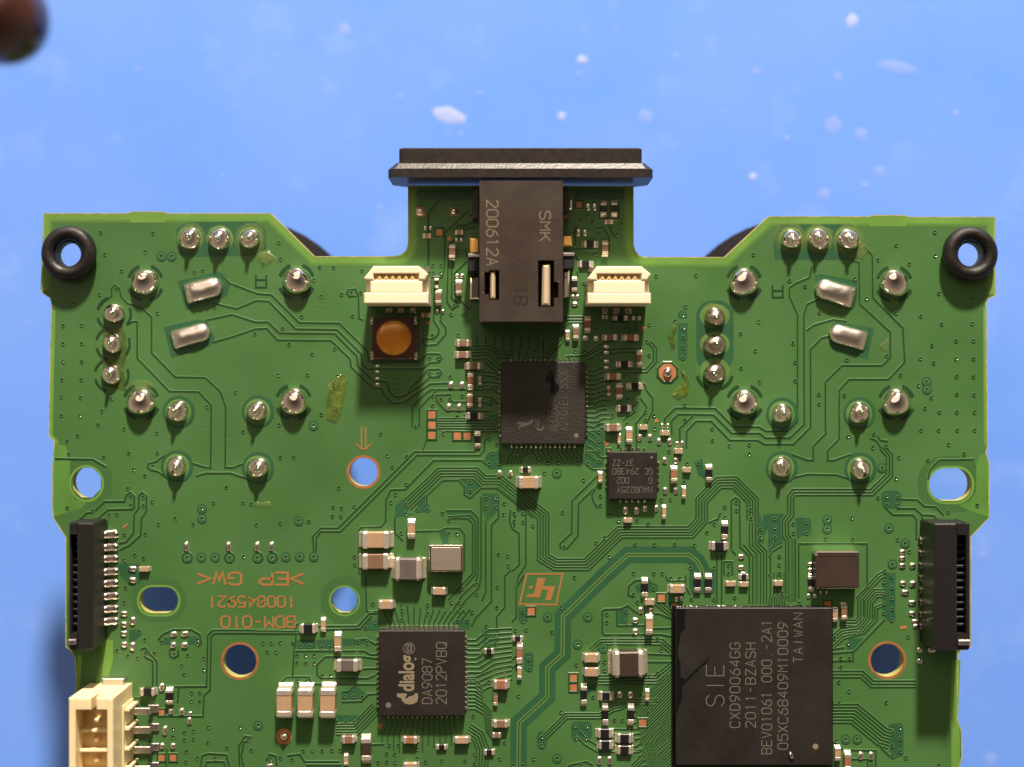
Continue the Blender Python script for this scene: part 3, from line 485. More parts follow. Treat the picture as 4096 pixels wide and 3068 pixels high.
vias = {
 'A1': [(655, 280), (1105, 285), (1040, 445), (690, 470), (835, 610), (645, 815), (1145, 975), (415, 895), (330, 1085), (490, 1080), (330, 1240), (490, 1240), (330, 1395), (490, 1395), (320, 1550), (485, 1550), (1985, 1155), (2190, 1510), (2060, 555), (1465, 625), (1535, 610), (790, 765), (1640, 925), (2195, 365)],
 'A2': [(315, 115), (480, 120), (315, 275), (475, 275), (455, 450), (365, 495), (750, 130), (665, 235), (630, 355), (855, 390), (1140, 425), (380, 610), (680, 635), (895, 600), (1145, 600), (940, 742), (1035, 795), (890, 905), (1100, 1020), (1740, 895), (1630, 1030), (1300, 1165), (1155, 1215), (1455, 1215), (2000, 1220), (365, 1075), (585, 1100), (860, 1305), (1040, 1300), (950, 1480), (915, 975), (915, 1050), (1020, 980), (1022, 1055), (725, 1135), (795, 1130), (1885, 1030), (1955, 1040), (1890, 1495), (1820, 75), (1575, 200), (1885, 415), (860, 1525), (1025, 1505), (1105, 715)],
 'A3': [(870, 105), (858, 235), (985, 485), (1035, 555), (1180, 575), (1495, 555), (1490, 590), (1290, 685), (1405, 690), (1545, 715), (1545, 815), (1355, 780), (1375, 855), (1045, 670), (1118, 675), (795, 650), (890, 695), (975, 715), (2055, 585), (2130, 585), (2095, 662), (2168, 662), (1440, 1015), (1510, 1015), (1440, 1085), (1512, 1090), (1585, 1310), (1455, 1345), (1378, 1355), (1378, 1420), (1455, 1415), (1580, 1445), (1860, 1315), (1745, 1490), (1955, 1510), (1490, 1575), (1645, 1580), (1395, 1520), (1390, 1610), (1280, 1325), (1280, 1395), (1930, 1420), (2125, 1600)],
 'B1': [(195, 365), (212, 510), (550, 580), (670, 582), (500, 690), (565, 830), (738, 815), (825, 800), (905, 800), (395, 1005), (230, 1110), (285, 1245), (485, 1330), (680, 1285), (835, 1000), (190, 1510), (445, 1510), (705, 1520), (915, 610), (1525, 1170), (1450, 1130), (1450, 1225), (1500, 1365), (1575, 1368), (1500, 1500), (1575, 1500), (1750, 1165), (1680, 1525), (1690, 985), (1790, 985), (1220, 1550), (1220, 1640)],
 'B2': [(565, 265), (200, 355), (210, 635), (325, 632), (1078, 435), (1135, 622), (1178, 720), (1305, 630), (1298, 870), (715, 900), (850, 1060), (665, 1065), (738, 1075), (660, 1145), (733, 1148), (455, 1190), (208, 1205), (1525, 105), (1525, 190), (1597, 135), (1675, 135), (1780, 105), (1740, 287), (1620, 430), (1205, 955), (1165, 1025), (1295, 1040), (1295, 1125), (1390, 1090), (1480, 1090), (1610, 1118), (1665, 1180), (1850, 850), (1853, 930), (1990, 990), (1988, 1070), (2075, 990), (2075, 1065), (2145, 1035), (2140, 1130), (1255, 1290), (1665, 1295), (1735, 1298), (850, 1495), (855, 1565), (2045, 600), (2015, 690), (2098, 688), (2080, 525), (2015, 470), (2030, 155), (2005, 60), (2030, 285), (2095, 1475), (2175, 1490), (2180, 1575), (1380, 370)],
 'B3': [(1010, 245), (1905, 75), (1905, 160), (1790, 115), (2085, 100), (2080, 275), (1870, 315), (1690, 235), (1755, 235), (1485, 255), (1485, 330), (1262, 300), (1262, 385), (1030, 405), (948, 455), (58, 580), (133, 580), (210, 578), (318, 585), (98, 662), (175, 662), (385, 610), (462, 610), (570, 620), (642, 622), (882, 575), (960, 580), (355, 690), (430, 690), (503, 690), (355, 755), (430, 758), (503, 758), (572, 865), (645, 865), (765, 1045), (843, 1045), (917, 1048), (705, 1265), (778, 1265), (852, 1265), (365, 910), (438, 910), (408, 1515), (488, 1515), (570, 1515), (655, 1510), (728, 1510), (130, 1585), (210, 1575), (310, 1590), (1150, 1465), (1232, 1465), (1130, 1540), (1200, 1545), (1055, 1615), (1130, 1610), (1200, 1615), (1990, 440), (1992, 520), (2072, 520), (1992, 590), (2070, 595), (1740, 395), (1825, 395), (2010, 920), (1878, 1215), (1390, 1500), (1390, 1580), (1465, 1610), (1605, 1600), (1805, 1600), (1888, 1545), (1888, 1625), (2105, 1585), (2145, 1445)],
 'C1': [(1245, 655), (1590, 650), (2085, 470), (1500, 920), (1187, 1075), (1183, 1340), (1165, 1222), (2130, 1050), (1975, 1152), (2103, 1300), (1980, 1450), (2140, 1570), (1478, 995), (1478, 1110), (1478, 1185), (1478, 1272), (1478, 1365), (1410, 1045), (548, 1305), (628, 1310), (890, 1330), (760, 1350), (985, 1515), (735, 1120), (195, 1310), (980, 1110)],
 'C2': [(755, 80), (720, 190), (800, 195), (868, 272), (1080, 168), (1152, 242), (1225, 275), (1152, 315), (1232, 388), (1492, 185), (1492, 315), (1728, 390), (1730, 490), (1880, 535), (2050, 528), (2050, 605), (995, 350), (750, 335), (750, 415), (750, 492), (750, 578), (755, 672), (655, 685), (1355, 585), (1513, 690), (1610, 690), (278, 770), (617, 832), (763, 970), (763, 1050), (437, 1112), (180, 1228), (18, 1120), (95, 1118), (18, 1190), (95, 1195), (450, 1410), (803, 1330), (728, 1375), (1065, 1390), (1232, 1390), (1405, 1388), (1577, 1395), (840, 1495), (920, 1187), (1080, 1180), (1175, 1212), (1290, 1005), (1370, 1000), (1485, 850), (1838, 1065), (1838, 1155), (1748, 1212), (1683, 1285), (1938, 1025), (1938, 1095), (2060, 1090), (2065, 1165), (2145, 1255), (2145, 1330), (1540, 1590), (1745, 1590), (1870, 1570), (1870, 1640), (1225, 1640), (1300, 1640), (1050, 1638), (400, 680), (310, 680), (230, 675), (570, 680), (850, 1135), (915, 1080), (45, 600), (1000, 140)],
 'C3': [(540, 15), (425, 275), (92, 315), (95, 395), (345, 490), (122, 470), (30, 475), (145, 720), (148, 810), (55, 1040), (555, 770), (800, 745), (800, 820), (1050, 165), (1222, 115), (1085, 230), (990, 310), (990, 400), (818, 335), (818, 405), (1372, 25), (1447, 25), (1550, 205), (1745, 205), (1255, 550), (1290, 645), (1260, 845), (1190, 870), (1245, 1070), (1110, 1040), (1175, 1185), (885, 1250), (955, 1250), (550, 1305), (643, 1310), (550, 1410), (640, 1410), (257, 1395), (257, 1470), (423, 1180), (188, 1585), (605, 1640), (10, 1640), (92, 1640), (1925, 190), (700, 1050)],
 'D1': [(1440, 275), (1105, 390), (950, 515), (1445, 480), (1220, 550), (1478, 805), (1320, 1000), (1500, 1070), (1765, 1065), (1625, 1215), (1775, 1215), (1415, 1255), (1625, 1370), (1775, 1370), (1315, 1370), (1430, 1405), (1630, 1520), (1775, 1525), (1145, 1510), (680, 1380), (445, 970), (320, 745), (750, 680), (185, 695), (215, 1235), (235, 1400), (235, 1560), (1765, 860), (1025, 1345), (850, 850), (1105, 975), (1300, 1600)],
 'D2': [(1630, 90), (1780, 95), (1410, 120), (1355, 210), (1480, 245), (1630, 245), (1785, 245), (1320, 400), (1475, 400), (1635, 400), (1785, 400), (1560, 525), (1693, 605), (1380, 660), (1130, 635), (905, 550), (915, 435), (1022, 540), (660, 100), (690, 455), (1105, 820), (950, 985), (1025, 975), (1025, 1048), (1122, 980), (1122, 1048), (1555, 1110), (1808, 1050), (725, 1160), (500, 1340), (732, 1345), (1120, 1345), (1220, 1450), (57, 1165), (57, 1243), (60, 1330), (217, 1210), (220, 1290), (330, 1195), (335, 1290), (98, 1490), (98, 1565), (98, 1640), (1010, 1620), (440, 90), (440, 175)],
 'D3': [(1065, 10), (1000, 55), (1070, 105), (1000, 155), (1070, 200), (1000, 240), (1075, 290), (1000, 325), (1070, 385), (122, 155), (270, 240), (575, 540), (693, 590), (628, 715), (703, 715), (628, 790), (612, 920), (700, 1000), (617, 1100), (1022, 1095), (1140, 1315), (1072, 1360), (1142, 1412), (1072, 1470), (1145, 1518), (1075, 1560), (1190, 1575), (895, 1640), (1475, 1640), (1210, 530), (590, 1430)],
 'J': [(440, 993), (503, 993), (440, 1052), (503, 1052), (605, 1300), (735, 1320), (660, 885), (580, 1365), (675, 1365), (722, 617), (1625, 612), (1660, 663), (1570, 645), (1710, 750), (1845, 757), (1878, 680), (1683, 907), (1595, 1130)]}
for t, L_ in vias.items():
    for x, y in L_: via(t, x, y, 11 if t == 'J' else 13)
halos = {'A1': [(1180, 485), (1268, 485)], 'A2': [(1405, 1505), (1525, 1500), (1645, 1500), (1770, 1505), (2010, 1505), (2135, 1505), (1530, 1080), (1530, 1165)],
         'B2': [(498, 362), (370, 1185), (258, 1497), (378, 1495), (500, 1495)], 'C2': [(388, 775)], 'C3': [(308, 360), (655, 358), (568, 595), (390, 1580), (790, 630)], 'D1': [(1370, 1570), (1375, 1635)],
         'D2': [(985, 728), (1045, 1248), (1185, 1380), (512, 1175), (512, 1255), (1075, 1560)], 'D3': [(672, 1415), (770, 1415)], 'A3': [(2015, 1295)], 'B3': [(20, 1295)], 'C1': []}
for t, L_ in halos.items():
    for x, y in L_: via(t, x, y, 14, 42)
o = VIA.build('via', ['mask', 'viahole', 'gapwide', 'solder'], board, smooth=True); o['kind'] = 'stuff'; o['label'] = 'many small plated through holes scattered over the board'

# ------------------------------------------------------------------ small soldered components
def octo(x0, x1, y0, y1, c): return [(x0 + c, y0), (x1 - c, y0), (x1, y0 + c), (x1, y1 - c), (x1 - c, y1), (x0 + c, y1), (x0, y1 - c), (x0, y0 + c)]
HF = {'tan': 0.85, 'brn': 0.8, 'red': 0.8, 'blk': 0.42, 'gry': 0.75, 'dgry': 0.5, 'sil': 0.7}
NAMES = {'tan': 'ceramic_capacitor', 'brn': 'ceramic_capacitor', 'red': 'ceramic_capacitor', 'blk': 'chip_resistor', 'gry': 'chip_inductor', 'dgry': 'chip_inductor', 'sil': 'ceramic_capacitor'}
def comp(t, x, y, ln, wd, ax, kind, hf=None, tf=0.26):
    """two-terminal part, body with a terminal and solder fillet at each end; ax H or V is the photo axis of its length"""
    p = tp(t, x, y); l = tl(t, ln); w_ = tl(t, wd); h = w_ * (hf or HF[kind])
    h = max(h, 0.022); n = random.uniform(0.97, 1.03); l *= n
    rot = (0 if ax == 'H' else math.pi / 2) + random.uniform(-0.02, 0.02)
    b = MB(); b.prism(octo(-l / 2 * 0.93, l / 2 * 0.93, -w_ / 2 * 0.95, w_ / 2 * 0.95, w_ * 0.05), 0.001, h * 0.965, 0, w_ * 0.05)
    body = b.build(NAMES[kind], 'tan' if kind == 'sil' else kind, board, loc=(p.x, p.y, 0)); body.rotation_euler.z = rot
    for s_ in (-1, 1):
        e = MB(); x0 = s_ * (l / 2 - l * tf); x1 = s_ * l / 2
        e.prism(octo(min(x0, x1), max(x0, x1), -w_ / 2, w_ / 2, w_ * 0.10), 0.0008, h, 0, w_ * 0.09)
        fl = min(l * 0.14, 0.03); ww = w_ * 0.5
        e.add([(x1, -ww, 0.0012), (x1, ww, 0.0012), (x1 + s_ * fl, -ww * 0.9, 0.0012), (x1 + s_ * fl, ww * 0.9, 0.0012), (x1 + s_ * 0.0005, -ww * 0.85, h * 0.62), (x1 + s_ * 0.0005, ww * 0.85, h * 0.62), (x1 + s_ * fl * 0.35, -ww * 0.85, h * 0.2), (x1 + s_ * fl * 0.35, ww * 0.85, h * 0.2)],
              [(6, 7, 5, 4), (2, 3, 7, 6), (0, 2, 6), (0, 6, 4), (1, 7, 3), (1, 5, 7)] if s_ < 0 else [(4, 5, 7, 6), (6, 7, 3, 2), (6, 2, 0), (4, 6, 0), (3, 7, 1), (7, 5, 1)])
        e.build('terminal', 'tin', body)
    return body
def blobmesh(w_, h_, z, n=14, m='solder', pk=0.0, name='solder_pad'):
    vs = []; fs = []; lv = [(1.0, 0.0), (0.97, 0.35), (0.80, 0.75), (0.45, 0.97)]
    for (s_, q) in lv:
        for k in range(n):
            a = 2 * math.pi * k / n; ca = math.cos(a); sa = math.sin(a); e = 0.55
            r = 1 + random.uniform(-0.05, 0.05)
            vs.append((w_ / 2 * s_ * r * math.copysign(abs(ca) ** e, ca), h_ / 2 * s_ * r * math.copysign(abs(sa) ** e, sa), z * q + 0.0008))
    vs.append((0, pk * h_, z + 0.0008))
    for j in range(3):
        for k in range(n): fs.append((j * n + k, j * n + (k + 1) % n, (j + 1) * n + (k + 1) % n, (j + 1) * n + k))
    for k in range(n): fs.append((3 * n + k, 3 * n + (k + 1) % n, 4 * n))
    return mesh(name, vs, fs, m, None, True)
def pad(t, x, y, a=36, b=44, z=None, m='satin', name='solder_pad', rot=0.0, base=None):
    p = tp(t, x, y); w_ = tl(t, a); h_ = tl(t, b)
    o_ = link(name, blobmesh(w_, h_, z or min(w_, h_) * 0.34, 14, m, 0.08, name), board, (p.x, p.y, 0)); o_.rotation_euler.z = rot
    if base:
        k = MB(); k.prism(rrect(-w_ * 0.58, w_ * 0.58, -h_ * 0.58, h_ * 0.58, w_ * 0.1, 2), 0.0004, 0.0014); k.build('copper_land', base, o_)
    return o_
def copperpad(t, x, y, a=62):
    p = tp(t, x, y); s_ = tl(t, a) / 2
    strip('trace_gap', t, [(x - a * .62, y - a * .62), (x + a * .62, y - a * .62), (x + a * .62, y + a * .62), (x - a * .62, y + a * .62)], 9, 'gap', closed=True)
    b = MB(); b.prism(rrect(p.x - s_, p.x + s_, p.y - s_, p.y + s_, s_ * 0.16, 2), 0.0003, 0.0032, 0, 0.001); b.build('test_pad', 'copper', board)
def coppertri(t, pts):
    P = [tp(t, *q) for q in pts]; b = MB(); b.prism([(q.x, q.y) for q in P], 0.0003, 0.0028); b.build('pin_marker', 'copper', board)

small = [
 ('J', 400, 770, 60, 38, 'H', 'tan'), ('J', 645, 745, 60, 38, 'H', 'tan'), ('J', 590, 893, 97, 50, 'V', 'brn'), ('J', 640, 1165, 97, 50, 'V', 'brn'), ('J', 470, 1130, 58, 30, 'V', 'blk'), ('J', 485, 1240, 92, 50, 'V', 'brn'), ('J', 388, 1375, 60, 38, 'H', 'tan'),
 ('J', 1742, 563, 97, 52, 'V', 'blk'), ('J', 1822, 563, 97, 52, 'V', 'blk'), ('J', 1780, 663, 62, 36, 'H', 'tan'), ('J', 1640, 833, 100, 54, 'H', 'blk'), ('J', 1753, 865, 97, 50, 'V', 'brn'), ('J', 1605, 987, 97, 52, 'H', 'blk'), ('J', 1520, 1140, 97, 46, 'V', 'blk'),
 ('B1', 1790, 1238, 108, 60, 'H', 'brn'), ('B1', 1785, 1338, 112, 60, 'H', 'brn'), ('B1', 1880, 1435, 126, 62, 'H', 'brn'), ('B1', 1855, 1562, 130, 54, 'V', 'red'), ('B1', 1935, 1562, 62, 30, 'V', 'tan'),
 ('B2', 1850, 145, 108, 56, 'V', 'red'), ('B2', 1935, 165, 62, 28, 'V', 'tan'), ('B2', 1885, 280, 122, 60, 'H', 'blk'), ('B2', 1915, 485, 118, 55, 'V', 'blk'), ('B2', 1345, 1255, 132, 68, 'V', 'tan'),
 ('B2', 1040, 1345, 240, 145, 'H', 'tan', 0.55), ('B2', 1040, 1530, 240, 135, 'H', 'brn', 0.6), ('B2', 1320, 1593, 235, 195, 'H', 'gry', 0.55),
 ('B3', 1585, 130, 115, 66, 'H', 'tan'), ('B3', 1130, 245, 120, 76, 'H', 'tan', 1.0), ('B3', 455, 455, 132, 80, 'H', 'blk', 0.55), ('B3', 585, 425, 98, 46, 'V', 'sil'), ('B3', 712, 570, 132, 64, 'V', 'tan'), ('B3', 795, 770, 186, 105, 'H', 'gry', 0.6),
 ('B3', 260, 1080, 245, 136, 'V', 'tan', 0.92), ('B3', 440, 1080, 245, 136, 'V', 'tan', 0.92), ('B3', 632, 1080, 245, 136, 'V', 'tan', 0.92), ('B3', 805, 1410, 112, 66, 'H', 'brn'), ('B3', 955, 1495, 205, 88, 'V', 'dgry'), ('B3', 780, 1590, 86, 40, 'V', 'sil'),
 ('B3', 1335, 1415, 116, 60, 'H', 'red'), ('B3', 1605, 1480, 80, 46, 'H', 'blk'), ('B3', 1780, 1415, 120, 60, 'H', 'tan'), ('B3', 2115, 935, 122, 80, 'H', 'red'), ('B3', 2070, 1070, 86, 40, 'V', 'red'), ('B3', 2115, 1275, 120, 66, 'H', 'brn'), ('B3', 2080, 1375, 68, 48, 'H', 'brn'), ('B3', 2015, 1525, 76, 52, 'H', 'blk'), ('B3', 2012, 655, 72, 52, 'H', 'blk'), ('B3', 1340, 1640, 112, 60, 'H', 'tan'),
 ('C1', 650, 1075, 112, 56, 'V', 'red'), ('C1', 550, 1145, 112, 52, 'V', 'brn'), ('C1', 480, 1175, 76, 36, 'V', 'sil'), ('C1', 845, 1188, 104, 56, 'H', 'brn'), ('C1', 1020, 1190, 120, 58, 'H', 'red'), ('C1', 935, 1020, 104, 46, 'H', 'blk'), ('C1', 1100, 1370, 116, 50, 'V', 'brn'), ('C1', 970, 1420, 112, 56, 'H', 'blk'), ('C1', 870, 1525, 112, 60, 'H', 'red'), ('C1', 1060, 1610, 110, 62, 'H', 'blk'),
 ('C2', 925, 65, 112, 60, 'V', 'brn'), ('C2', 835, 65, 66, 30, 'V', 'brn'), ('C2', 965, 215, 108, 60, 'H', 'blk'), ('C2', 870, 380, 118, 66, 'H', 'brn'), ('C2', 1010, 450, 116, 58, 'V', 'tan'), ('C2', 925, 480, 78, 30, 'V', 'sil'), ('C2', 1133, 378, 66, 46, 'H', 'sil'), ('C2', 1322, 427, 66, 46, 'H', 'sil'), ('C2', 1435, 582, 66, 50, 'H', 'sil'), ('C2', 1397, 785, 122, 62, 'V', 'red'), ('C2', 1508, 745, 66, 46, 'H', 'sil'), ('C2', 1483, 940, 88, 36, 'V', 'tan'), ('C2', 1312, 1110, 100, 36, 'V', 'tan'), ('C2', 1000, 1180, 66, 44, 'H', 'sil'), ('C2', 762, 810, 82, 38, 'V', 'tan'), ('C2', 115, 745, 78, 48, 'H', 'blk'), ('C2', 145, 850, 182, 105, 'H', 'tan', 0.95), ('C2', 1700, 775, 122, 58, 'V', 'blk', 0.6), ('C2', 1835, 1265, 132, 58, 'V', 'blk', 0.6), ('C2', 1785, 1400, 132, 76, 'H', 'blk', 0.6),
 ('D3', 85, 65, 72, 50, 'H', 'sil'), ('D3', 370, 65, 120, 55, 'V', 'blk'), ('D3', 650, 312, 122, 54, 'V', 'brn'), ('D3', 575, 340, 100, 48, 'V', 'sil'), ('D3', 595, 1535, 112, 54, 'V', 'sil'), ('D3', 680, 1600, 140, 60, 'V', 'red'),
 ('C3', 1145, 105, 140, 58, 'V', 'blk', 0.6), ('C3', 1185, 225, 78, 55, 'H', 'tan'), ('C3', 1183, 425, 142, 64, 'V', 'tan'), ('C3', 1420, 112, 126, 74, 'H', 'tan'), ('C3', 1600, 65, 132, 60, 'V', 'blk', 0.55), ('C3', 1695, 65, 132, 60, 'V', 'blk', 0.55), ('C3', 1885, 70, 78, 48, 'H', 'sil'), ('C3', 2000, 12, 72, 46, 'H', 'blk'), ('C3', 2000, 75, 76, 46, 'H', 'sil'), ('C3', 1000, 745, 285, 225, 'H', 'dgry', 0.62, 0.27), ('C3', 683, 705, 120, 78, 'H', 'tan'), ('C3', 683, 825, 120, 78, 'H', 'tan'),
 ('C3', 620, 1030, 150, 54, 'V', 'blk', 0.6), ('C3', 810, 1040, 106, 82, 'H', 'blk'), ('C3', 1168, 1035, 88, 36, 'V', 'sil'), ('C3', 805, 1200, 150, 55, 'V', 'blk', 0.6), ('C3', 1025, 1200, 150, 58, 'V', 'blk', 0.6), ('C3', 800, 1360, 126, 82, 'H', 'blk'), ('C3', 805, 1460, 112, 78, 'H', 'blk'), ('C3', 970, 1405, 130, 82, 'H', 'blk'), ('C3', 970, 1505, 126, 78, 'H', 'blk'), ('C3', 65, 670, 142, 54, 'V', 'red'), ('C3', 48, 545, 82, 46, 'H', 'blk'), ('C3', 65, 840, 98, 40, 'V', 'sil'),
 ('A3', 1070, 1000, 124, 68, 'H', 'blk', 0.7), ('A3', 1255, 1040, 122, 66, 'V', 'blk', 0.7), ('A2', 1038, 1600, 86, 44, 'H', 'tan')]
for c in small: comp(*c)
pads = {'J': [(385, 708, 22, 34), (425, 708, 22, 34), (622, 800, 22, 30), (660, 800, 22, 30), (625, 1075, 26, 34), (665, 1075, 26, 34), (475, 1345, 26, 32), (518, 1345, 26, 32), (1625, 545, 30, 66), (1675, 545, 30, 66), (1550, 742, 30, 62), (1600, 745, 30, 56), (1510, 1235, 28, 36), (1545, 1235, 28, 36), (1525, 1290, 52, 34)],
 'B1': [(1685, 1600, 48, 62), (1780, 1600, 48, 62), (1050, 1435, 38, 24), (1050, 1485, 38, 24), (1050, 1543, 38, 24), (1050, 1592, 38, 24)],
 'B2': [(1665, 205, 42, 64), (1755, 205, 42, 64), (2105, 778, 40, 60), (2200, 778, 36, 60)],
 'C1': [(785, 1010, 22, 40), (815, 1010, 22, 40), (1050, 1020, 30, 40), (1098, 1020, 30, 40), (632, 1192, 46, 48), (725, 1197, 46, 50), (815, 1268, 48, 32), (815, 1318, 48, 28), (815, 1395, 48, 32), (815, 1450, 44, 26)],
 'C2': [(1105, 465, 40, 64), (1192, 468, 40, 64), (1298, 365, 24, 42), (1345, 365, 24, 42), (1270, 502, 40, 60), (1360, 502, 40, 60), (1428, 522, 28, 44), (1472, 518, 28, 44), (1318, 665, 42, 58), (1415, 665, 44, 58), (1322, 925, 42, 60), (1415, 925, 40, 62), (980, 1095, 42, 70), (1077, 1097, 42, 70), (1148, 1080, 38, 58), (1247, 1080, 36, 60), (1980, 1495, 58, 42), (1980, 1590, 58, 42), (2000, 1645, 60, 36)],
 'C3': [(1110, 303, 42, 58), (1203, 303, 42, 58), (1065, 390, 62, 48), (1065, 485, 62, 52), (1422, 205, 30, 44), (1465, 200, 30, 44), (932, 1030, 44, 62), (1024, 1030, 44, 62), (755, 1600, 46, 76), (845, 1600, 44, 76)],
 'D2': [(365, 1560, 46, 34), (365, 1610, 46, 34), (365, 1655, 50, 34), (1160, 1455, 56, 40), (1160, 1508, 56, 40), (1160, 1572, 58, 46), (1250, 1572, 58, 46)],
 'D3': [(350, 180, 32, 44), (405, 180, 32, 44), (455, 148, 20, 34), (505, 148, 20, 34), (1165, 70, 58, 46), (1250, 72, 58, 50), (1185, 147, 70, 46), (1245, 237, 72, 44), (1245, 330, 62, 44), (1275, 400, 70, 40), (1275, 438, 56, 34), (1308, 645, 50, 48), (1415, 645, 66, 44), (1308, 740, 50, 46), (800, 1560, 46, 72), (890, 1560, 46, 72)],
 'A2': [(1395, 1408, 48, 84), (1760, 1408, 48, 84), (2005, 1408, 48, 84), (2130, 1408, 48, 84), (930, 1600, 76, 48)],
 'A3': [(930, 42, 70, 52), (855, 332, 66, 46), (932, 395, 52, 72), (855, 425, 62, 52), (855, 502, 62, 50), (857, 598, 62, 52), (930, 615, 52, 76), (1285, 507, 62, 46), (1380, 505, 68, 48), (1282, 603, 56, 52), (1380, 603, 62, 52), (1182, 968, 48, 74), (1262, 1175, 46, 52), (1355, 1178, 46, 62), (1428, 1195, 36, 40), (1422, 1258, 44, 64), (1210, 1340, 48, 84), (1185, 1475, 44, 56), (1280, 1475, 46, 56)],
 'B3': [(120, 1645, 60, 34)]}
for t, L_ in pads.items():
    for x, y, a, b in L_: pad(t, x, y, a, b, rot=random.uniform(-0.12, 0.12))
for q in ('A2',):
    for x in (1395, 1760, 2005, 2130): strip('trace_gap', q, arc(x + 8, 1500, 42, 42, 18), 8, 'gap', closed=True)
for t, x, y, a in [('J', 490, 745, 50), ('J', 1558, 533, 46), ('B2', 1520, 268, 62), ('B2', 1520, 357, 62), ('B2', 1520, 445, 62), ('B2', 1740, 452, 62), ('B2', 1825, 452, 60), ('C3', 1290, 195, 62), ('C3', 165, 310, 62), ('C3', 530, 885, 60), ('C3', 530, 970, 60), ('C3', 1128, 1275, 62), ('A3', 1180, 1185, 50), ('A3', 1180, 1575, 54), ('A3', 1280, 1575, 56), ('C3', 1400, 265, 50), ('D3', 515, 250, 56), ('C2', 835, 582, 30)]: copperpad(t, x, y, a)
pad('J', 345, 585, 62, 62, m='tin', base='copper'); pad('J', 605, 585, 52, 56, z=0.05, base='copper')
for t, pts in [('J', [(548, 805), (585, 800), (570, 755)]), ('J', [(380, 1425), (430, 1425), (405, 1449)]), ('C1', [(1110, 1085), (1160, 1100), (1130, 1135)]), ('C2', [(1228, 338), (1272, 330), (1245, 298)]), ('C2', [(790, 498), (842, 515), (815, 545)]), ('A2', [(845, 1235), (890, 1205), (890, 1225), (850, 1250)]), ('B3', [(1048, 1292), (1100, 1280), (1070, 1338)]), ('D3', [(1140, 440), (1200, 435), (1195, 460), (1145, 465)])]: coppertri(t, pts)

# ------------------------------------------------------------------ solder joints
def joint(t, x, y, r, h, pin=0.0, m='solder', name='solder_joint', land=None):
    p = tp(t, x, y); R_ = tl(t, r); b = MB(); n = 20
    if pin:
        n = 26; q1 = random.uniform(0.85, 1.12); prof = [(R_, 0.0008), (R_ * 0.97, h * 0.20 * q1), (R_ * 0.88, h * 0.48 * q1), (R_ * 0.72, h * 0.72 * q1), (R_ * 0.52, h * 0.88 * q1), (R_ * 0.34, h * 0.98 * q1), (R_ * 0.24, h * 1.06 * q1), (R_ * 0.19, h + pin * 0.5), (R_ * 0.15, h + pin * 0.9), (R_ * 0.08, h + pin), (0.0004, h + pin + 0.002)]
    else:
        n = 32; prof = [(R_ * 1.0, 0.0008)] + [(R_ * math.cos(math.radians(q)) + 0.0003, h * math.sin(math.radians(q)) + 0.001) for q in (6, 14, 22, 30, 38, 46, 54, 61, 68, 74, 79, 83, 86.5, 89)]
    b.lathe(0, 0, prof, n, 0, 0.0 if not pin else 0.015)
    lean = (random.uniform(-0.18, 0.18), random.uniform(-0.18, 0.18)); ph = [random.uniform(0, 6.28) for _ in range(3)]; am = random.uniform(0.02, 0.055)
    for v in b.v:                                     # every joint wets a little differently
        an = math.atan2(v.y, v.x); f = 1 + am * math.sin(2 * an + ph[0]) + am * 0.7 * math.sin(3 * an + ph[1] + v.z * 30)
        v.x = v.x * f + lean[0] * v.z; v.y = v.y * f + lean[1] * v.z
    o_ = b.build(name, m, board, True, (p.x, p.y, 0)); o_.rotation_euler.z = random.uniform(0, 6.28)
    if land:
        k = MB(); k.lathe(0, 0, [(R_ * land, 0.0009), (R_ * land * 0.96, 0.0018), (0.001, 0.0019)], 24); k.build('copper_land', 'trace', o_, True)
    return o_
def arcgap(t, x, y, r, w_=26, segs=((20, 75), (105, 160), (200, 250), (290, 340))):
    for a0, a1 in segs: strip('thermal_gap', t, arc(x, y, r, r, 8, a0, a1), w_, 'gap')
for t, x, y in [('A1', 1040, 715), ('A2', 1005, 160), ('B1', 350, 705), ('B2', 325, 160), ('C1', 2005, 715), ('C2', 2010, 165), ('D1', 1090, 725), ('D2', 1108, 165)]:
    joint(t, x, y, random.uniform(118, 130), random.uniform(0.10, 0.115)); arcgap(t, x, y, 150)
for t, x, y in [('A2', 1325, 230), ('A2', 2010, 225), ('D2', 118, 245), ('D2', 785, 240), ('A2', 1310, 700), ('A2', 2010, 715), ('D2', 115, 710), ('D2', 795, 720)]:
    fill('bare_laminate', t, arc(x + 5, y + 15, 138, 138, 28), 'gapwide'); fill('copper_land', t, arc(x, y + 18, 112, 112, 24), 'trace'); joint(t, x, y + 14, random.uniform(92, 100), 0.08, 0.045)
for t, x, y in [('A1', 1425, 320), ('A1', 1685, 320), ('A1', 1945, 320), ('D1', 200, 320), ('D1', 440, 320), ('D1', 690, 320)]:
    joint(t, x, y + 20, random.uniform(92, 102), 0.08, 0.05, land=1.15)
for t, x, y in [('A1', 770, 970), ('A1', 760, 1230), ('A1', 750, 1500), ('C1', 1752, 1000), ('C1', 1752, 1245), ('C1', 1752, 1485)]:
    joint(t, x, y + 10, random.uniform(86, 98), 0.075, 0.048, m='solder_dull' if t == 'C1' else 'solder')
    if t == 'A1': arcgap(t, x, y + 10, 145, 20, ((110, 165), (195, 250), (-20, 40)))
arcgap('C1', 1752, 1480, 155, 26, ((15, 70), (110, 165)))
joint('C1', 1343, 1490, 44, 0.035); strip('trace_gap', 'C1', arc(1343, 1490, 90, 90, 8, 22.5, 382.5), 14, 'gap', closed=True); fill('fiducial', 'C1', arc(1343, 1490, 78, 78, 28), 'copper')
joint('B3', 240, 1385, 40, 0.05); fill('fiducial', 'B3', arc(240, 1392, 70, 70, 24), 'copper')
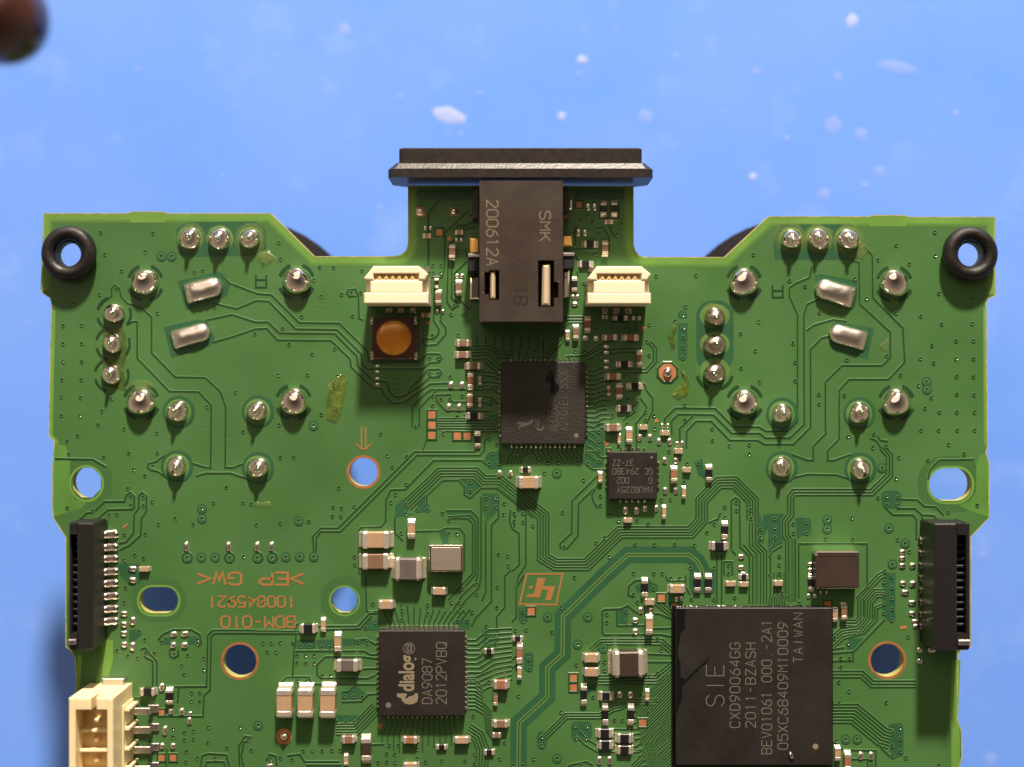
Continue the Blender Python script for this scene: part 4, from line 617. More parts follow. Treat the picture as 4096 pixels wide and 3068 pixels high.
def pill(t, x0, y0, x1, y1, wd, h, flat0=True):
    """long solder pad, a half-round bar from one end to the other"""
    a = tp(t, x0, y0); c = tp(t, x1, y1); d = c - a; l = d.length; w_ = tl(t, wd); b = MB(); ns = 12; nc = 10; vs = []; fs = []
    for i in range(ns + 1):
        q = i / ns; xx = q * l; e = q * l; r = 1.0
        if e > l - w_ / 2: r = math.sqrt(max(0.02, 1 - ((e - (l - w_ / 2)) / (w_ / 2)) ** 2))
        hh = h * (0.25 + 0.75 * min(1, q * 5)) * (0.35 + 0.65 * r)
        for k in range(nc + 1):
            an = math.pi * k / nc; vs.append((xx, -math.cos(an) * w_ / 2 * r * (1 + random.uniform(-.02, .02)), 0.0008 + math.sin(an) ** 0.8 * hh * (1 + random.uniform(-.06, .06))))
    for i in range(ns):
        for k in range(nc): fs.append((i * (nc + 1) + k, (i + 1) * (nc + 1) + k, (i + 1) * (nc + 1) + k + 1, i * (nc + 1) + k + 1))
    fs.append(tuple(range(nc + 1))); fs.append(tuple(reversed([ns * (nc + 1) + k for k in range(nc + 1)])))
    b.add(vs, fs); o_ = b.build('solder_pad', 'satin', board, True, a); o_.rotation_euler.z = math.atan2(d.y, d.x); return o_
pill('A1', 1385, 815, 1710, 735, 180, 0.07); pill('A1', 1270, 1215, 1605, 1125, 165, 0.055)
pill('D1', 745, 850, 405, 750, 185, 0.075); pill('D1', 850, 1225, 525, 1135, 170, 0.055)

# ------------------------------------------------------------------ lettering drawn with strokes
G = {'0': [[(1, 0), (0, 1), (0, 5), (1, 6), (3, 6), (4, 5), (4, 1), (3, 0), (1, 0)]], '1': [[(1, 5), (2, 6), (2, 0)]], '2': [[(0, 5), (1, 6), (3, 6), (4, 5), (4, 4), (0, 0), (4, 0)]],
     '3': [[(0, 5), (1, 6), (3, 6), (4, 5), (4, 4), (3, 3), (1.5, 3)], [(3, 3), (4, 2), (4, 1), (3, 0), (1, 0), (0, 1)]], '4': [[(3, 0), (3, 6), (0, 2), (4, 2)]], '5': [[(4, 6), (0.4, 6), (0, 3.4), (1, 3.8), (3, 3.8), (4, 2.8), (4, 1), (3, 0), (1, 0), (0, 1)]],
     '6': [[(3.6, 6), (1.6, 5), (0.3, 3), (0, 1.5), (1, 0), (3, 0), (4, 1), (4, 2.5), (3, 3.5), (1, 3.5), (0, 2.3)]], '7': [[(0, 6), (4, 6), (1.5, 0)]], '8': [[(1, 3.2), (0, 4), (0, 5), (1, 6), (3, 6), (4, 5), (4, 4), (3, 3.2), (1, 3.2), (0, 2.2), (0, 1), (1, 0), (3, 0), (4, 1), (4, 2.2), (3, 3.2)]],
     '9': [[(0.4, 0), (2.4, 1), (3.7, 3), (4, 4.5), (3, 6), (1, 6), (0, 5), (0, 3.5), (1, 2.5), (3, 2.5), (4, 3.7)]], 'A': [[(0, 0), (2, 6), (4, 0)], [(0.8, 2), (3.2, 2)]], 'B': [[(0, 0), (0, 6), (3, 6), (4, 5.2), (4, 4), (3, 3.1), (0, 3.1)], [(3, 3.1), (4, 2.2), (4, 1), (3, 0), (0, 0)]],
     'C': [[(4, 5), (3, 6), (1, 6), (0, 5), (0, 1), (1, 0), (3, 0), (4, 1)]], 'D': [[(0, 0), (0, 6), (2.6, 6), (4, 4.6), (4, 1.4), (2.6, 0), (0, 0)]], 'E': [[(4, 6), (0, 6), (0, 0), (4, 0)], [(0, 3.1), (3.2, 3.1)]], 'G': [[(4, 5), (3, 6), (1, 6), (0, 5), (0, 1), (1, 0), (3, 0), (4, 1), (4, 2.8), (2.3, 2.8)]],
     'H': [[(0, 0), (0, 6)], [(4, 0), (4, 6)], [(0, 3), (4, 3)]], 'I': [[(2, 0), (2, 6)]], 'K': [[(0, 0), (0, 6)], [(4, 6), (0, 2.4)], [(1.4, 3.6), (4, 0)]], 'L': [[(0, 6), (0, 0), (4, 0)]], 'M': [[(0, 0), (0, 6), (2, 3), (4, 6), (4, 0)]], 'N': [[(0, 0), (0, 6), (4, 0), (4, 6)]], 'P': [[(0, 0), (0, 6), (3, 6), (4, 5), (4, 4), (3, 3), (0, 3)]],
     'Q': [[(1, 0), (0, 1), (0, 5), (1, 6), (3, 6), (4, 5), (4, 1), (3, 0), (1, 0)], [(2.5, 1.5), (4, -0.3)]], 'S': [[(4, 5), (3, 6), (1, 6), (0, 5), (0, 4), (1, 3.2), (3, 2.8), (4, 2), (4, 1), (3, 0), (1, 0), (0, 1)]], 'T': [[(2, 0), (2, 6)], [(0, 6), (4, 6)]], 'U': [[(0, 6), (0, 1), (1, 0), (3, 0), (4, 1), (4, 6)]], 'V': [[(0, 6), (2, 0), (4, 6)]],
     'W': [[(0, 6), (1, 0), (2, 4), (3, 0), (4, 6)]], 'X': [[(0, 0), (4, 6)], [(0, 6), (4, 0)]], 'Y': [[(0, 6), (2, 3), (4, 6)], [(2, 3), (2, 0)]], 'Z': [[(0, 6), (4, 6), (0, 0), (4, 0)]], '-': [[(0.7, 3), (3.3, 3)]], '.': [[(1.7, 0), (2.3, 0)]], '<': [[(4, 5.5), (0, 3), (4, 0.5)]], '>': [[(0, 5.5), (4, 3), (0, 0.5)]], ' ': []}
def text(parent, t, s, start, end, top_pt, z, wd=0.5, m='mark', name='marking', gap=1.35):
    """strokes for s: baseline from start to end (tile points), top_pt gives the cap height direction"""
    a = tp(t, *start, z); e = tp(t, *end, z); tpv = tp(t, *top_pt, z)
    d = e - a; L_ = d.length; d.normalize(); up = tpv - a; up = up - d * up.dot(d); hgt = up.length; up.normalize()
    n = len(s); cw = L_ / (n + (n - 1) * (gap - 1)); b = MB(); j = 0
    for i, ch in enumerate(s):
        ox = i * cw * gap
        for st in G[ch]:
            P = [a + d * (ox + x / 4 * cw) + up * (y / 6 * hgt) for x, y in st]
            vs, fs = ribbon([(q.x, q.y) for q in P], hgt / 6 * wd, z + 0.0006 + j * 2e-6); j += 1; b.add(vs, fs)
        if parent is board and b.v: link('board_letter', mesh('board_letter', b.v, b.f, m), board); b = MB()
    if parent is board: return
    o_ = link(name, mesh(name, b.v, b.f, m), parent)
    o_.location = -parent.location; return o_

# board lettering in bare copper, upside down
text(board, 'P', '>EP GW<', (655, 1237), (427, 1237), (655, 1263), 0.0012, 1.2, 'ink', 'board_lettering', 1.25)
text(board, 'P', '100845921', (637, 1288), (450, 1288), (637, 1311), 0.0012, 1.0, 'ink', 'board_lettering', 1.35)
text(board, 'P', 'BDM-010', (637, 1331), (478, 1331), (637, 1355), 0.0012, 1.0, 'ink', 'board_lettering', 1.3)
for p in ([(912, 375), (912, 560)], [(948, 375), (948, 560)], [(860, 520), (885, 535), (908, 565), (952, 565), (975, 535), (1000, 520)]): strip('direction_arrow', 'B2', p, 11, 'ink', z=0.0018)
strip('maker_emblem', 'C3', [(128, -12), (436, -12), (382, 254), (66, 248)], 15, 'ink', closed=True, z=0.0018)
fill('maker_emblem', 'C3', [(222, 22), (290, 22), (268, 92), (374, 95), (335, 217), (284, 217), (312, 128), (258, 125), (238, 192), (124, 190), (130, 166), (190, 160)], 'ink', 0.0016)
fill('maker_emblem', 'C3', arc(163, 104, 20, 13, 12), 'ink', 0.0016)

# ------------------------------------------------------------------ integrated circuits
def chip(t, x0, x1, y0, y1, h, m, label, z0=0.004, ch=0.006, name='integrated_circuit'):
    """corners are seen at the top face"""
    a = tp(t, x0, y1, h); c = tp(t, x1, y0, h); cx = (a.x + c.x) / 2; cy = (a.y + c.y) / 2
    b = MB(); b.prism(octo(a.x - cx, c.x - cx, a.y - cy, c.y - cy, 0.004), z0, h, 0, ch)
    o_ = b.build(name, m, board, False, (cx, cy, 0)); o_['label'] = label; return o_, a, c
LEAD = {}
def lead(parent, x, y, lx, ly, h=0.018, m='solder', up=None):
    k = (round(lx, 4), round(ly, 4), h, m)
    if k not in LEAD:
        b = MB(); b.prism(octo(-lx / 2, lx / 2, -ly / 2, ly / 2, min(lx, ly) * 0.3), 0.0012, h, 0, min(lx, ly) * 0.25); LEAD[k] = mesh('lead', b.v, b.f, m)
    o_ = link('lead', LEAD[k], parent, (x - parent.location.x, y - parent.location.y, 0)); return o_
def rows(o_, t, side, fixed, c0, c1, n, lw, ll, h=0.02, m='solder'):
    for i in range(n):
        q = c0 + (c1 - c0) * i / (n - 1)
        p = tp(t, q, fixed) if side in 'TB' else tp(t, fixed, q)
        lead(o_, p.x, p.y, tl(t, lw if side in 'TB' else ll), tl(t, ll if side in 'TB' else lw), h, m)
def dot(o_, t, x, y, r, z, m='mark'):
    p = tp(t, x, y, z); b = MB(); b.lathe(p.x, p.y, [(tl(t, r), z + 0.0006), (tl(t, r) * 0.4, z + 0.0008)], 18); k = b.build('marking', m, o_); k.location = -o_.location
# audio chip under the jack's shadow
hM = 0.085
codec, a, c = chip('M', 205, 1505, 180, 1450, hM, 'chipg', 'worn black square chip below the audio jack, with smudged marking')
rows(codec, 'M', 'L', 196, 345, 1310, 14, 34, 44); rows(codec, 'M', 'R', 1520, 345, 1300, 14, 34, 44); rows(codec, 'M', 'T', 160, 370, 1340, 14, 30, 50); rows(codec, 'M', 'B', 1478, 375, 1340, 14, 30, 60)
dot(codec, 'M', 1368, 1318, 36, hM)
text(codec, 'M', 'A21G1E1 6609', (1235, 1245), (1235, 290), (1110, 1245), hM, 0.45, 'markd'); text(codec, 'M', 'ALC5524', (1075, 1245), (1075, 760), (945, 1245), hM, 0.45, 'markd')
def shape(o_, t, pts, z, m):
    P = [tp(t, *p, z) for p in pts]; bm = bmesh.new(); v = [bm.verts.new((p.x, p.y, z + 0.0006)) for p in P]; e = [bm.edges.new((v[k], v[(k + 1) % len(v)])) for k in range(len(v))]
    bmesh.ops.triangle_fill(bm, use_beauty=True, edges=e); bm.verts.index_update(); vs = [q.co.copy() for q in bm.verts]; fs = [tuple(q.index for q in (f.verts if f.normal.z > 0 else reversed(f.verts))) for f in bm.faces]; bm.free()
    k = link('marking', mesh('marking', vs, fs, m), o_); k.location = -o_.location; return k
shape(codec, 'M', [(455, 1130), (470, 1100), (560, 1120), (620, 1115), (700, 1060), (715, 1080), (690, 1130), (600, 1170), (540, 1180), (480, 1205), (465, 1190), (520, 1160)], hM, 'markd')
for x in (740, 765, 790): 
    shape(codec, 'M', [(x, 1060), (x + 9, 1060), (x + 9, 1180), (x, 1180)], hM, 'markd')
shape(codec, 'M', [(960, 290), (985, 320), (1010, 360), (1045, 400), (1030, 470), (1110, 560), (1100, 620), (1040, 690), (975, 690), (960, 600), (985, 520), (900, 490), (905, 420), (940, 380)], hM, 'epoxy').name = 'smudge'
shape(codec, 'M', [(740, 1195), (820, 1215), (870, 1160), (880, 1180), (840, 1250), (770, 1240)], hM, 'markd')
# amplifier chip
hN = 0.075
amp, a, c = chip('C2', 830, 1255, 590, 1000, hN, 'chip', 'small black square chip with four lines of upside-down marking')
rows(amp, 'C2', 'L', 820, 680, 890, 5, 22, 26); rows(amp, 'C2', 'R', 1260, 685, 890, 5, 22, 26); rows(amp, 'C2', 'T', 572, 935, 1140, 5, 22, 40); rows(amp, 'C2', 'B', 1012, 935, 1145, 5, 18, 30)
text(amp, 'C2', 'NAU8225Y', (1210, 893), (907, 893), (1210, 942), hN, 0.5, 'mark', gap=1.3); text(amp, 'C2', 'G', (1210, 812), (1182, 812), (1210, 862), hN, 0.5); text(amp, 'C2', '002', (1010, 812), (907, 812), (1010, 862), hN, 0.5)
text(amp, 'C2', 'GC 2943B0', (1212, 732), (868, 732), (1212, 784), hN, 0.5); text(amp, 'C2', '37-ZZ', (1050, 660), (870, 660), (1050, 710), hN, 0.5); dot(amp, 'C2', 1205, 638, 10, hN)
# power chip
hL = 0.085
pmic, a, c = chip('L', 65, 1490, 175, 1590, hL, 'chip', 'black square chip with a bold tan word and a row of tinned leads on top')
rows(pmic, 'L', 'T', 135, 215, 1350, 15, 46, 100); rows(pmic, 'L', 'L', 52, 280, 1430, 15, 36, 48); rows(pmic, 'L', 'R', 1500, 280, 1450, 15, 52, 60); rows(pmic, 'L', 'B', 1602, 215, 1350, 15, 26, 40, 0.014, 'solder_dull')
text(pmic, 'L', 'DA9087', (945, 1385), (945, 640), (785, 1385), hL, 0.5); text(pmic, 'L', '2012PVBQ', (1182, 1390), (1182, 375), (1015, 1390), hL, 0.5); dot(pmic, 'L', 222, 1410, 45, hL)
def fonttext(parent, t, s, start, size, z, m, rot, sx=1.0, bold=0.02):
    cu = bpy.data.curves.new('marking', 'FONT'); cu.body = s; cu.size = 1.0; cu.offset = bold; ob = bpy.data.objects.new('tmp', cu); C.objects.link(ob)
    dg = bpy.context.evaluated_depsgraph_get(); me = bpy.data.meshes.new_from_object(ob.evaluated_get(dg)); bpy.data.objects.remove(ob); me.materials.clear(); me.materials.append(M[m])
    p = tp(t, *start, z); k = link('marking', me, parent); k.location = (p.x - parent.location.x, p.y - parent.location.y, z + 0.0007); k.rotation_euler.z = rot; f = tl(t, size); k.scale = (f * sx, f, f); return k
fonttext(pmic, 'L', 'dialog', (640, 1185), 350, hL, 'markw', math.pi / 2, 0.72, 0.03)
shape(pmic, 'L', [(365, 1215), (365, 1265), (400, 1290), (430, 1290), (450, 1340), (500, 1385), (570, 1400), (640, 1390), (700, 1350), (715, 1290), (712, 1215), (660, 1212), (640, 1250), (560, 1270), (510, 1310), (500, 1290), (530, 1240), (520, 1215)], hL, 'markw')
P = [tp('L', *p, hL) for p in arc(565, 470, 92, 92, 28)]; vs, fs = ribbon([(q.x, q.y) for q in P], tl('L', 12), hL + 0.0006, True); k = link('marking', mesh('marking', vs, fs, 'mark'), pmic); k.location = -pmic.location
for r0 in (rrect(520, 610, 405, 530, 15, 2), rrect(545, 585, 425, 510, 10, 2)):
    P = [tp('L', *p, hL) for p in r0]; vs, fs = ribbon([(q.x, q.y) for q in P], tl('L', 12), hL + 0.0006, True); k = link('marking', mesh('marking', vs, fs, 'mark'), pmic); k.location = -pmic.location
# main processor
hS = 0.10
cpu, a, c = chip('S', 132, 1685, 78, 1640, hS, 'chip', 'largest black square chip, low on the board, with six lines of sideways marking', 0.03)
ad = MB(); q = [tp('S', *p, 0.03) for p in [(95, 60), (1650, 60), (1690, 90), (1690, 1655), (95, 1655)]]; ad.prism([(v.x, v.y) for v in q], 0.0012, 0.03); k = ad.build('substrate', 'epoxy', cpu); k.location = -cpu.location
ad = MB(); q = [tp('S', *p, hS) for p in [(132, 78), (230, 90), (218, 180), (225, 280), (180, 330), (165, 430), (150, 540), (178, 620), (180, 760), (200, 800), (330, 690), (470, 560), (510, 530), (480, 580), (360, 690), (240, 800), (195, 860), (200, 960), (160, 1070), (140, 1140), (132, 1200)]]
k = fillobj = shape(cpu, 'S', [(138, 84), (230, 90), (218, 180), (225, 280), (180, 330), (165, 430), (150, 540), (178, 620), (180, 760), (230, 790), (330, 690), (490, 545), (440, 620), (360, 690), (240, 815), (195, 860), (200, 960), (160, 1070), (146, 1140), (138, 1200)], hS, 'epoxy'); k.name = 'adhesive_smear'
for s, base, topx, y0, y1 in [('SIE', 608, 435, 1050, 645), ('CXD90064GG', 767, 670, 1265, 425), ('2011-BZASH', 922, 825, 1265, 427), ('BEV01061.000.-2A1', 1082, 985, 1525, 200), ('05XC68409M10009', 1242, 1145, 1480, 222), ('TAIWAN', 1390, 1300, 620, 130)]:
    text(cpu, 'S', s, (base, y0), (base, y1), (topx, y0), hS, 0.28 if s == 'SIE' else 0.5, 'mark', gap=1.42)
dot(cpu, 'S', 1518, 1453, 28, hS, 'markw')
for i in range(46):
    x = 150 + i * 30 + random.uniform(-10, 10); p = tp('S', x, 66 + random.uniform(-6, 4), 0.05); r = random.uniform(0.002, 0.006) * (1.3 if i < 22 else 0.7)
    if i % 2 == 0 or i < 24:
        k = link('solder_speck', blobmesh(r * 3.2, r * 2, r, 8, 'solder', 0, 'solder_speck'), cpu, (p.x - cpu.location.x, p.y - cpu.location.y, 0.045))
p = tp('S', 1275, 1540, hS); link('solder_speck', blobmesh(0.03, 0.06, 0.02, 10, 'solder', 0, 'solder_speck'), cpu, (p.x - cpu.location.x, p.y - cpu.location.y, hS)).rotation_euler.z = 0.4

# crystal in a metal can and the dark power inductor
xtal, a, c = chip('B2', 1492, 1788, 1395, 1628, 0.09, 'solder_dull', 'oblong crystal with a grey metal lid', 0.001, 0.008, 'crystal')
b = MB(); a = tp('B2', 1512, 1615, 0.093); c = tp('B2', 1772, 1415, 0.093); b.prism(octo(a.x, c.x, a.y, c.y, 0.008), 0.088, 0.097, 0, 0.003); k = b.build('lid', 'lid', xtal); k.location = -xtal.location
dot(xtal, 'B2', 1567, 1535, 30, 0.097, 'lid')
ind, a, c = chip('D2', 415, 788, 1462, 1762, 0.125, 'dgry', 'square dark brown inductor with a bright tinned strip along its top', 0.001, 0.006, 'inductor')
for y0, y1 in ((1448, 1500), ):
    b = MB(); a = tp('D2', 412, y1, 0.128); c = tp('D2', 792, y0, 0.128); b.prism(octo(a.x, c.x, a.y, c.y, 0.012), 0.001, 0.130, 0, 0.012); k = b.build('terminal', 'solder', ind); k.location = -ind.location
b = MB(); a = tp('D2', 425, 1775, 0.1); c = tp('D2', 780, 1750, 0.1); b.prism(octo(a.x, c.x, a.y, c.y, 0.004), 0.001, 0.10, 0, 0.01); k = b.build('terminal', 'solder_dull', ind); k.location = -ind.location

# ------------------------------------------------------------------ push button with an amber dome
b = MB(); a = tp('B1', 1000, 1375, 0.05); c = tp('B1', 1392, 1018, 0.05); cx, cy = (a.x + c.x) / 2, (a.y + c.y) / 2
b.prism(octo(a.x - cx, c.x - cx, a.y - cy, c.y - cy, 0.02), 0.001, 0.05, 0, 0.006)
btn = b.build('tact_switch', 'amberdark', board, False, (cx, cy, 0)); btn['label'] = 'square tact switch with a round amber film dome, below a cream connector'
p = tp('B1', 1190, 1190, 0.06); R_ = tl('B1', 148); b = MB(); b.lathe(p.x - cx, p.y - cy, [(R_, 0.049), (R_ * 0.97, 0.054), (R_ * 0.75, 0.058), (R_ * 0.45, 0.060), (R_ * 0.15, 0.061), (0.0005, 0.061)], 40)
b.build('dome', 'amber', btn, True)
b = MB(); vs_, fs_ = ribbon([(x + p.x - cx, y + p.y - cy) for x, y in arc(0, 0, R_ * 1.03, R_ * 1.03, 36)], R_ * 0.07, 0.0535, True); b.add(vs_, fs_); b.build('rim', 'amberrim', btn)
for sx in (1008, 1383):
    for sy in (1045, 1345):
        q = tp('B1', sx, sy); k = MB(); k.prism(octo(-0.013, 0.013, -0.032, 0.032, 0.006), 0.001, 0.053, 0, 0.006); k.build('lead', 'solder_dull', btn, False, (q.x - cx, q.y - cy, 0))

# ------------------------------------------------------------------ cream plastic connectors
def cream_connector(t, x0, x1, y0, label, flip=1):
    """upright cable socket; x0..x1 across, y0 its top edge in the tile"""
    h = 0.40; w_ = x1 - x0
    def Q(x, y): p = tp(t, x0 + x * w_ / 548, y0 + y, h); return (p.x, p.y)
    cx, cy = Q(274, 160)
    def L(pts): return [(Q(*p)[0] - cx, Q(*p)[1] - cy) for p in pts]
    b = MB()
    b.prism(L([(8, 110), (75, 8), (478, 8), (540, 75), (540, 318), (8, 318)]), 0.012, h - 0.09, 0, 0.0)
    b.prism(L([(0, 105), (82, 0), (466, 0), (548, 68), (520, 116), (465, 118), (465, 66), (82, 66), (82, 118), (28, 118)]), h - 0.09, h, 0, 0.008)
    b.prism(L([(54, 128), (496, 128), (496, 232), (54, 232)]), h - 0.09, h - 0.004, 0, 0.006)
    b.prism(L([(0, 230), (548, 230), (548, 324), (0, 324)]), 0.012, h, 0, 0.008)
    b.prism(L([(82, 116), (466, 116), (466, 130), (82, 130)]), h - 0.09, h - 0.012, 0, 0.004)
    o_ = b.build('cable_connector', 'cream', board, False, (cx, cy, 0)); o_['label'] = label
    for i in range(6):
        x = 108 + i * 56; k = MB(); k.prism(L([(x, 118), (x + 14, 78), (x + 34, 78), (x + 44, 118)]), h - 0.06, h - 0.008, 0, 0.012); k.build('contact', 'amberplastic', o_)
    k = MB(); k.prism(L([(84, 68), (464, 68), (464, 117), (84, 117)]), h - 0.059, h - 0.045); k.build('slot_floor', 'amberplastic', o_)
    for i in range(3):
        q = Q(178 + i * 104, 362); k = MB(); k.prism(octo(-0.026, 0.026, -0.024, 0.024, 0.008), 0.001, 0.02, 0, 0.006); k.build('lead', 'solder_dull', o_, False, (q[0] - cx, q[1] - cy, 0))
    for xx in (60, 488):
        q = Q(xx + 10, 0); k = MB(); k.prism(octo(-0.035, 0.035, -0.012, 0.02, 0.006), 0.001, 0.02); k.build('solder_tab', 'solder_dull', o_, False, (q[0] - cx, q[1] - cy, 0))
    return o_
cream_connector('B1', 932, 1490, 571, 'cream six-way cable connector above the amber dome switch')
cream_connector('C1', 652, 1200, 573, 'cream six-way cable connector on the far side of the jack from the amber switch')

# ------------------------------------------------------------------ audio jack and its outer bezel
hJ = 0.44
def QJ(x, y, z): p = tp('J', x, y, z); return (p.x, p.y)
cx, cy = QJ(1115, 880, hJ)
jb = MB()
def LJ(pts, z=hJ): return [(QJ(*p, z)[0] - cx, QJ(*p, z)[1] - cy) for p in pts]
def JB(x0, x1, y0, y1, z0, z1, ch=0.0): jb.prism(LJ([(x0, y0), (x1, y0), (x1, y1), (x0, y1)], hJ), z0, z1, 0, ch)
# body assembled round its two open slots
JB(797, 1433, 348, 955, 0.004, hJ)
JB(797, 868, 955, 1045, 0.004, hJ - 0.0006); JB(868, 948, 955, 1030, 0.004, hJ - 0.0006); JB(797, 835, 1045, 1215, 0.004, hJ - 0.001); JB(797, 868, 1215, 1260, 0.004, hJ - 0.0006); JB(868, 948, 1258, 1310, 0.004, hJ - 0.0012); JB(797, 868, 1260, 1310, 0.004, hJ - 0.0012)
JB(948, 1243, 955, 1310, 0.004, hJ - 0.0004); JB(1367, 1433, 955, 1120, 0.004, hJ - 0.0006); JB(1400, 1433, 1120, 1240, 0.004, hJ - 0.001); JB(1367, 1433, 1240, 1310, 0.004, hJ - 0.0006)
JB(797, 1433, 1310, 1422, 0.004, hJ)
jb.prism(LJ([(835, 1030), (950, 1030), (950, 1260), (835, 1260)]), 0.004, hJ - 0.16, 1); jb.prism(LJ([(1240, 950), (1405, 950), (1405, 1312), (1240, 1312)]), 0.004, hJ - 0.16, 1)
jb.prism(LJ([(740, 430), (797, 400), (797, 640), (745, 640)], 0.1), 0.002, 0.16, 0, 0.01); jb.prism(LJ([(1433, 400), (1490, 430), (1480, 640), (1433, 640)], 0.1), 0.002, 0.16, 0, 0.01)
jb.prism(LJ([(712, 905), (797, 905), (797, 1050), (712, 1050)], 0.15), 0.002, 0.2, 1, 0.01); jb.prism(LJ([(1433, 900), (1522, 900), (1515, 1030), (1433, 1030)], 0.15), 0.002, 0.2, 1, 0.01)
jack = jb.build('audio_jack', ['jack', 'dark'], board, False, (cx, cy, 0)); jack['label'] = 'tall brown-black audio jack socket in the middle of the tab'
def jpart(name, pts, z0, z1, m, ch=0.004, zref=None):
    k = MB(); k.prism(LJ(pts, z1 if zref is None else zref), z0, z1, 0, ch); return k.build(name, m, jack)
jpart('spring_contact', [(880, 1045), (917, 1040), (917, 1245), (880, 1248)], 0.1, hJ - 0.012, 'brass', 0.012); jpart('spring_contact', [(1278, 990), (1335, 985), (1335, 1298), (1272, 1298)], 0.1, hJ - 0.010, 'brass', 0.016)
jpart('terminal', [(722, 785), (797, 785), (797, 905), (728, 905)], 0.002, 0.09, 'gold', 0.012); jpart('terminal', [(728, 1085), (797, 1070), (797, 1250), (724, 1252)], 0.002, 0.06, 'solder', 0.012)
jpart('terminal', [(1433, 770), (1498, 765), (1505, 850), (1433, 850)], 0.002, 0.09, 'gold', 0.012); jpart('terminal', [(1436, 1040), (1484, 1030), (1482, 1230), (1436, 1240)], 0.002, 0.16, 'steel', 0.012)
jpart('terminal', [(1474, 500), (1500, 490), (1500, 565), (1474, 570)], 0.002, 0.07, 'solder', 0.008); jpart('terminal', [(710, 905), (797, 905), (797, 930), (710, 930)], 0.19, 0.215, 'steel', 0.004); jpart('terminal', [(1433, 898), (1520, 898), (1520, 922), (1433, 922)], 0.19, 0.215, 'steel', 0.004)
text(jack, 'J', '200612A', (852, 497), (852, 993), (938, 497), hJ, 0.5, 'markw', gap=1.35); text(jack, 'J', 'SMK', (1257, 582), (1257, 808), (1337, 582), hJ, 0.5, 'markw', gap=1.35); text(jack, 'J', '1B', (1062, 1150), (1062, 1290), (1160, 1150), hJ, 0.8, 'chip', gap=1.4)
for (x, y) in ((820, 1055), (825, 1205), (1400, 1120)):
    p = tp('J', x, y, hJ); k = MB(); k.lathe(p.x - cx, p.y - cy, [(0.006, hJ), (0.004, hJ + 0.002)], 8); k.build('marking', 'mark', jack)
# bezel: upright rounded plate in two layers across the end of the jack
def bez(hw, z0, z1, cr, y0, y1, chy, name, m):
    prof = [(-hw + cr, z0), (hw - cr, z0), (hw, z0 + cr), (hw, z1 - cr * 0.18), (hw - cr * 0.18, z1), (-hw + cr * 0.18, z1), (-hw, z1 - cr * 0.18), (-hw, z0 + cr)]
    ins = [(x * (1 - chy / hw), (z - (z0 + z1) / 2) * (1 - chy / ((z1 - z0) / 2)) + (z0 + z1) / 2) for x, z in prof]
    n = len(prof); vs = [(x, y0 - cy, z) for x, z in prof] + [(x, y1 - chy - cy, z) for x, z in prof] + [(x, y1 - cy, z) for x, z in ins]
    mx = (QJ(98, 300, 0.3)[0] + QJ(2122, 300, 0.3)[0]) / 2 - cx; vs = [(x + mx, y, z) for x, y, z in vs]
    fs = []
    for r in range(2):
        for k in range(n): fs.append((r * n + (k + 1) % n, r * n + k, (r + 1) * n + k, (r + 1) * n + (k + 1) % n))
    fs.append(tuple(range(n))); fs.append(tuple(reversed([2 * n + k for k in range(n)])))
    k = MB(); k.add(vs, fs); return k.build(name, m, jack)
zb = 0.30
bez((QJ(2122, 300, zb)[0] - QJ(98, 300, zb)[0]) / 2, -0.36, zb, 0.22, QJ(0, 322, zb)[1], QJ(0, 200, zb)[1], 0.06, 'bezel_rim', 'flange')
bez((QJ(2040, 150, zb)[0] - QJ(180, 150, zb)[0]) / 2, -0.30, zb - 0.03, 0.16, QJ(0, 215, zb)[1], QJ(0, 92, zb)[1], 0.008, 'bezel_face', 'flange')
zf = zb - 0.03
q = [(*LJ([(182, 212)], zb)[0], 0.2735), (*LJ([(2038, 212)], zb)[0], 0.2735), (*LJ([(2064, 256)], zb)[0], 0.3020), (*LJ([(156, 256)], zb)[0], 0.3020)]
k = MB(); k.add(q + [(x, y, zf - 0.05) for x, y, z in q], [(3, 2, 1, 0), (0, 1, 5, 4), (1, 2, 6, 5), (2, 3, 7, 6), (3, 0, 4, 7)]); k.build('bezel_bevel', 'bevel', jack)

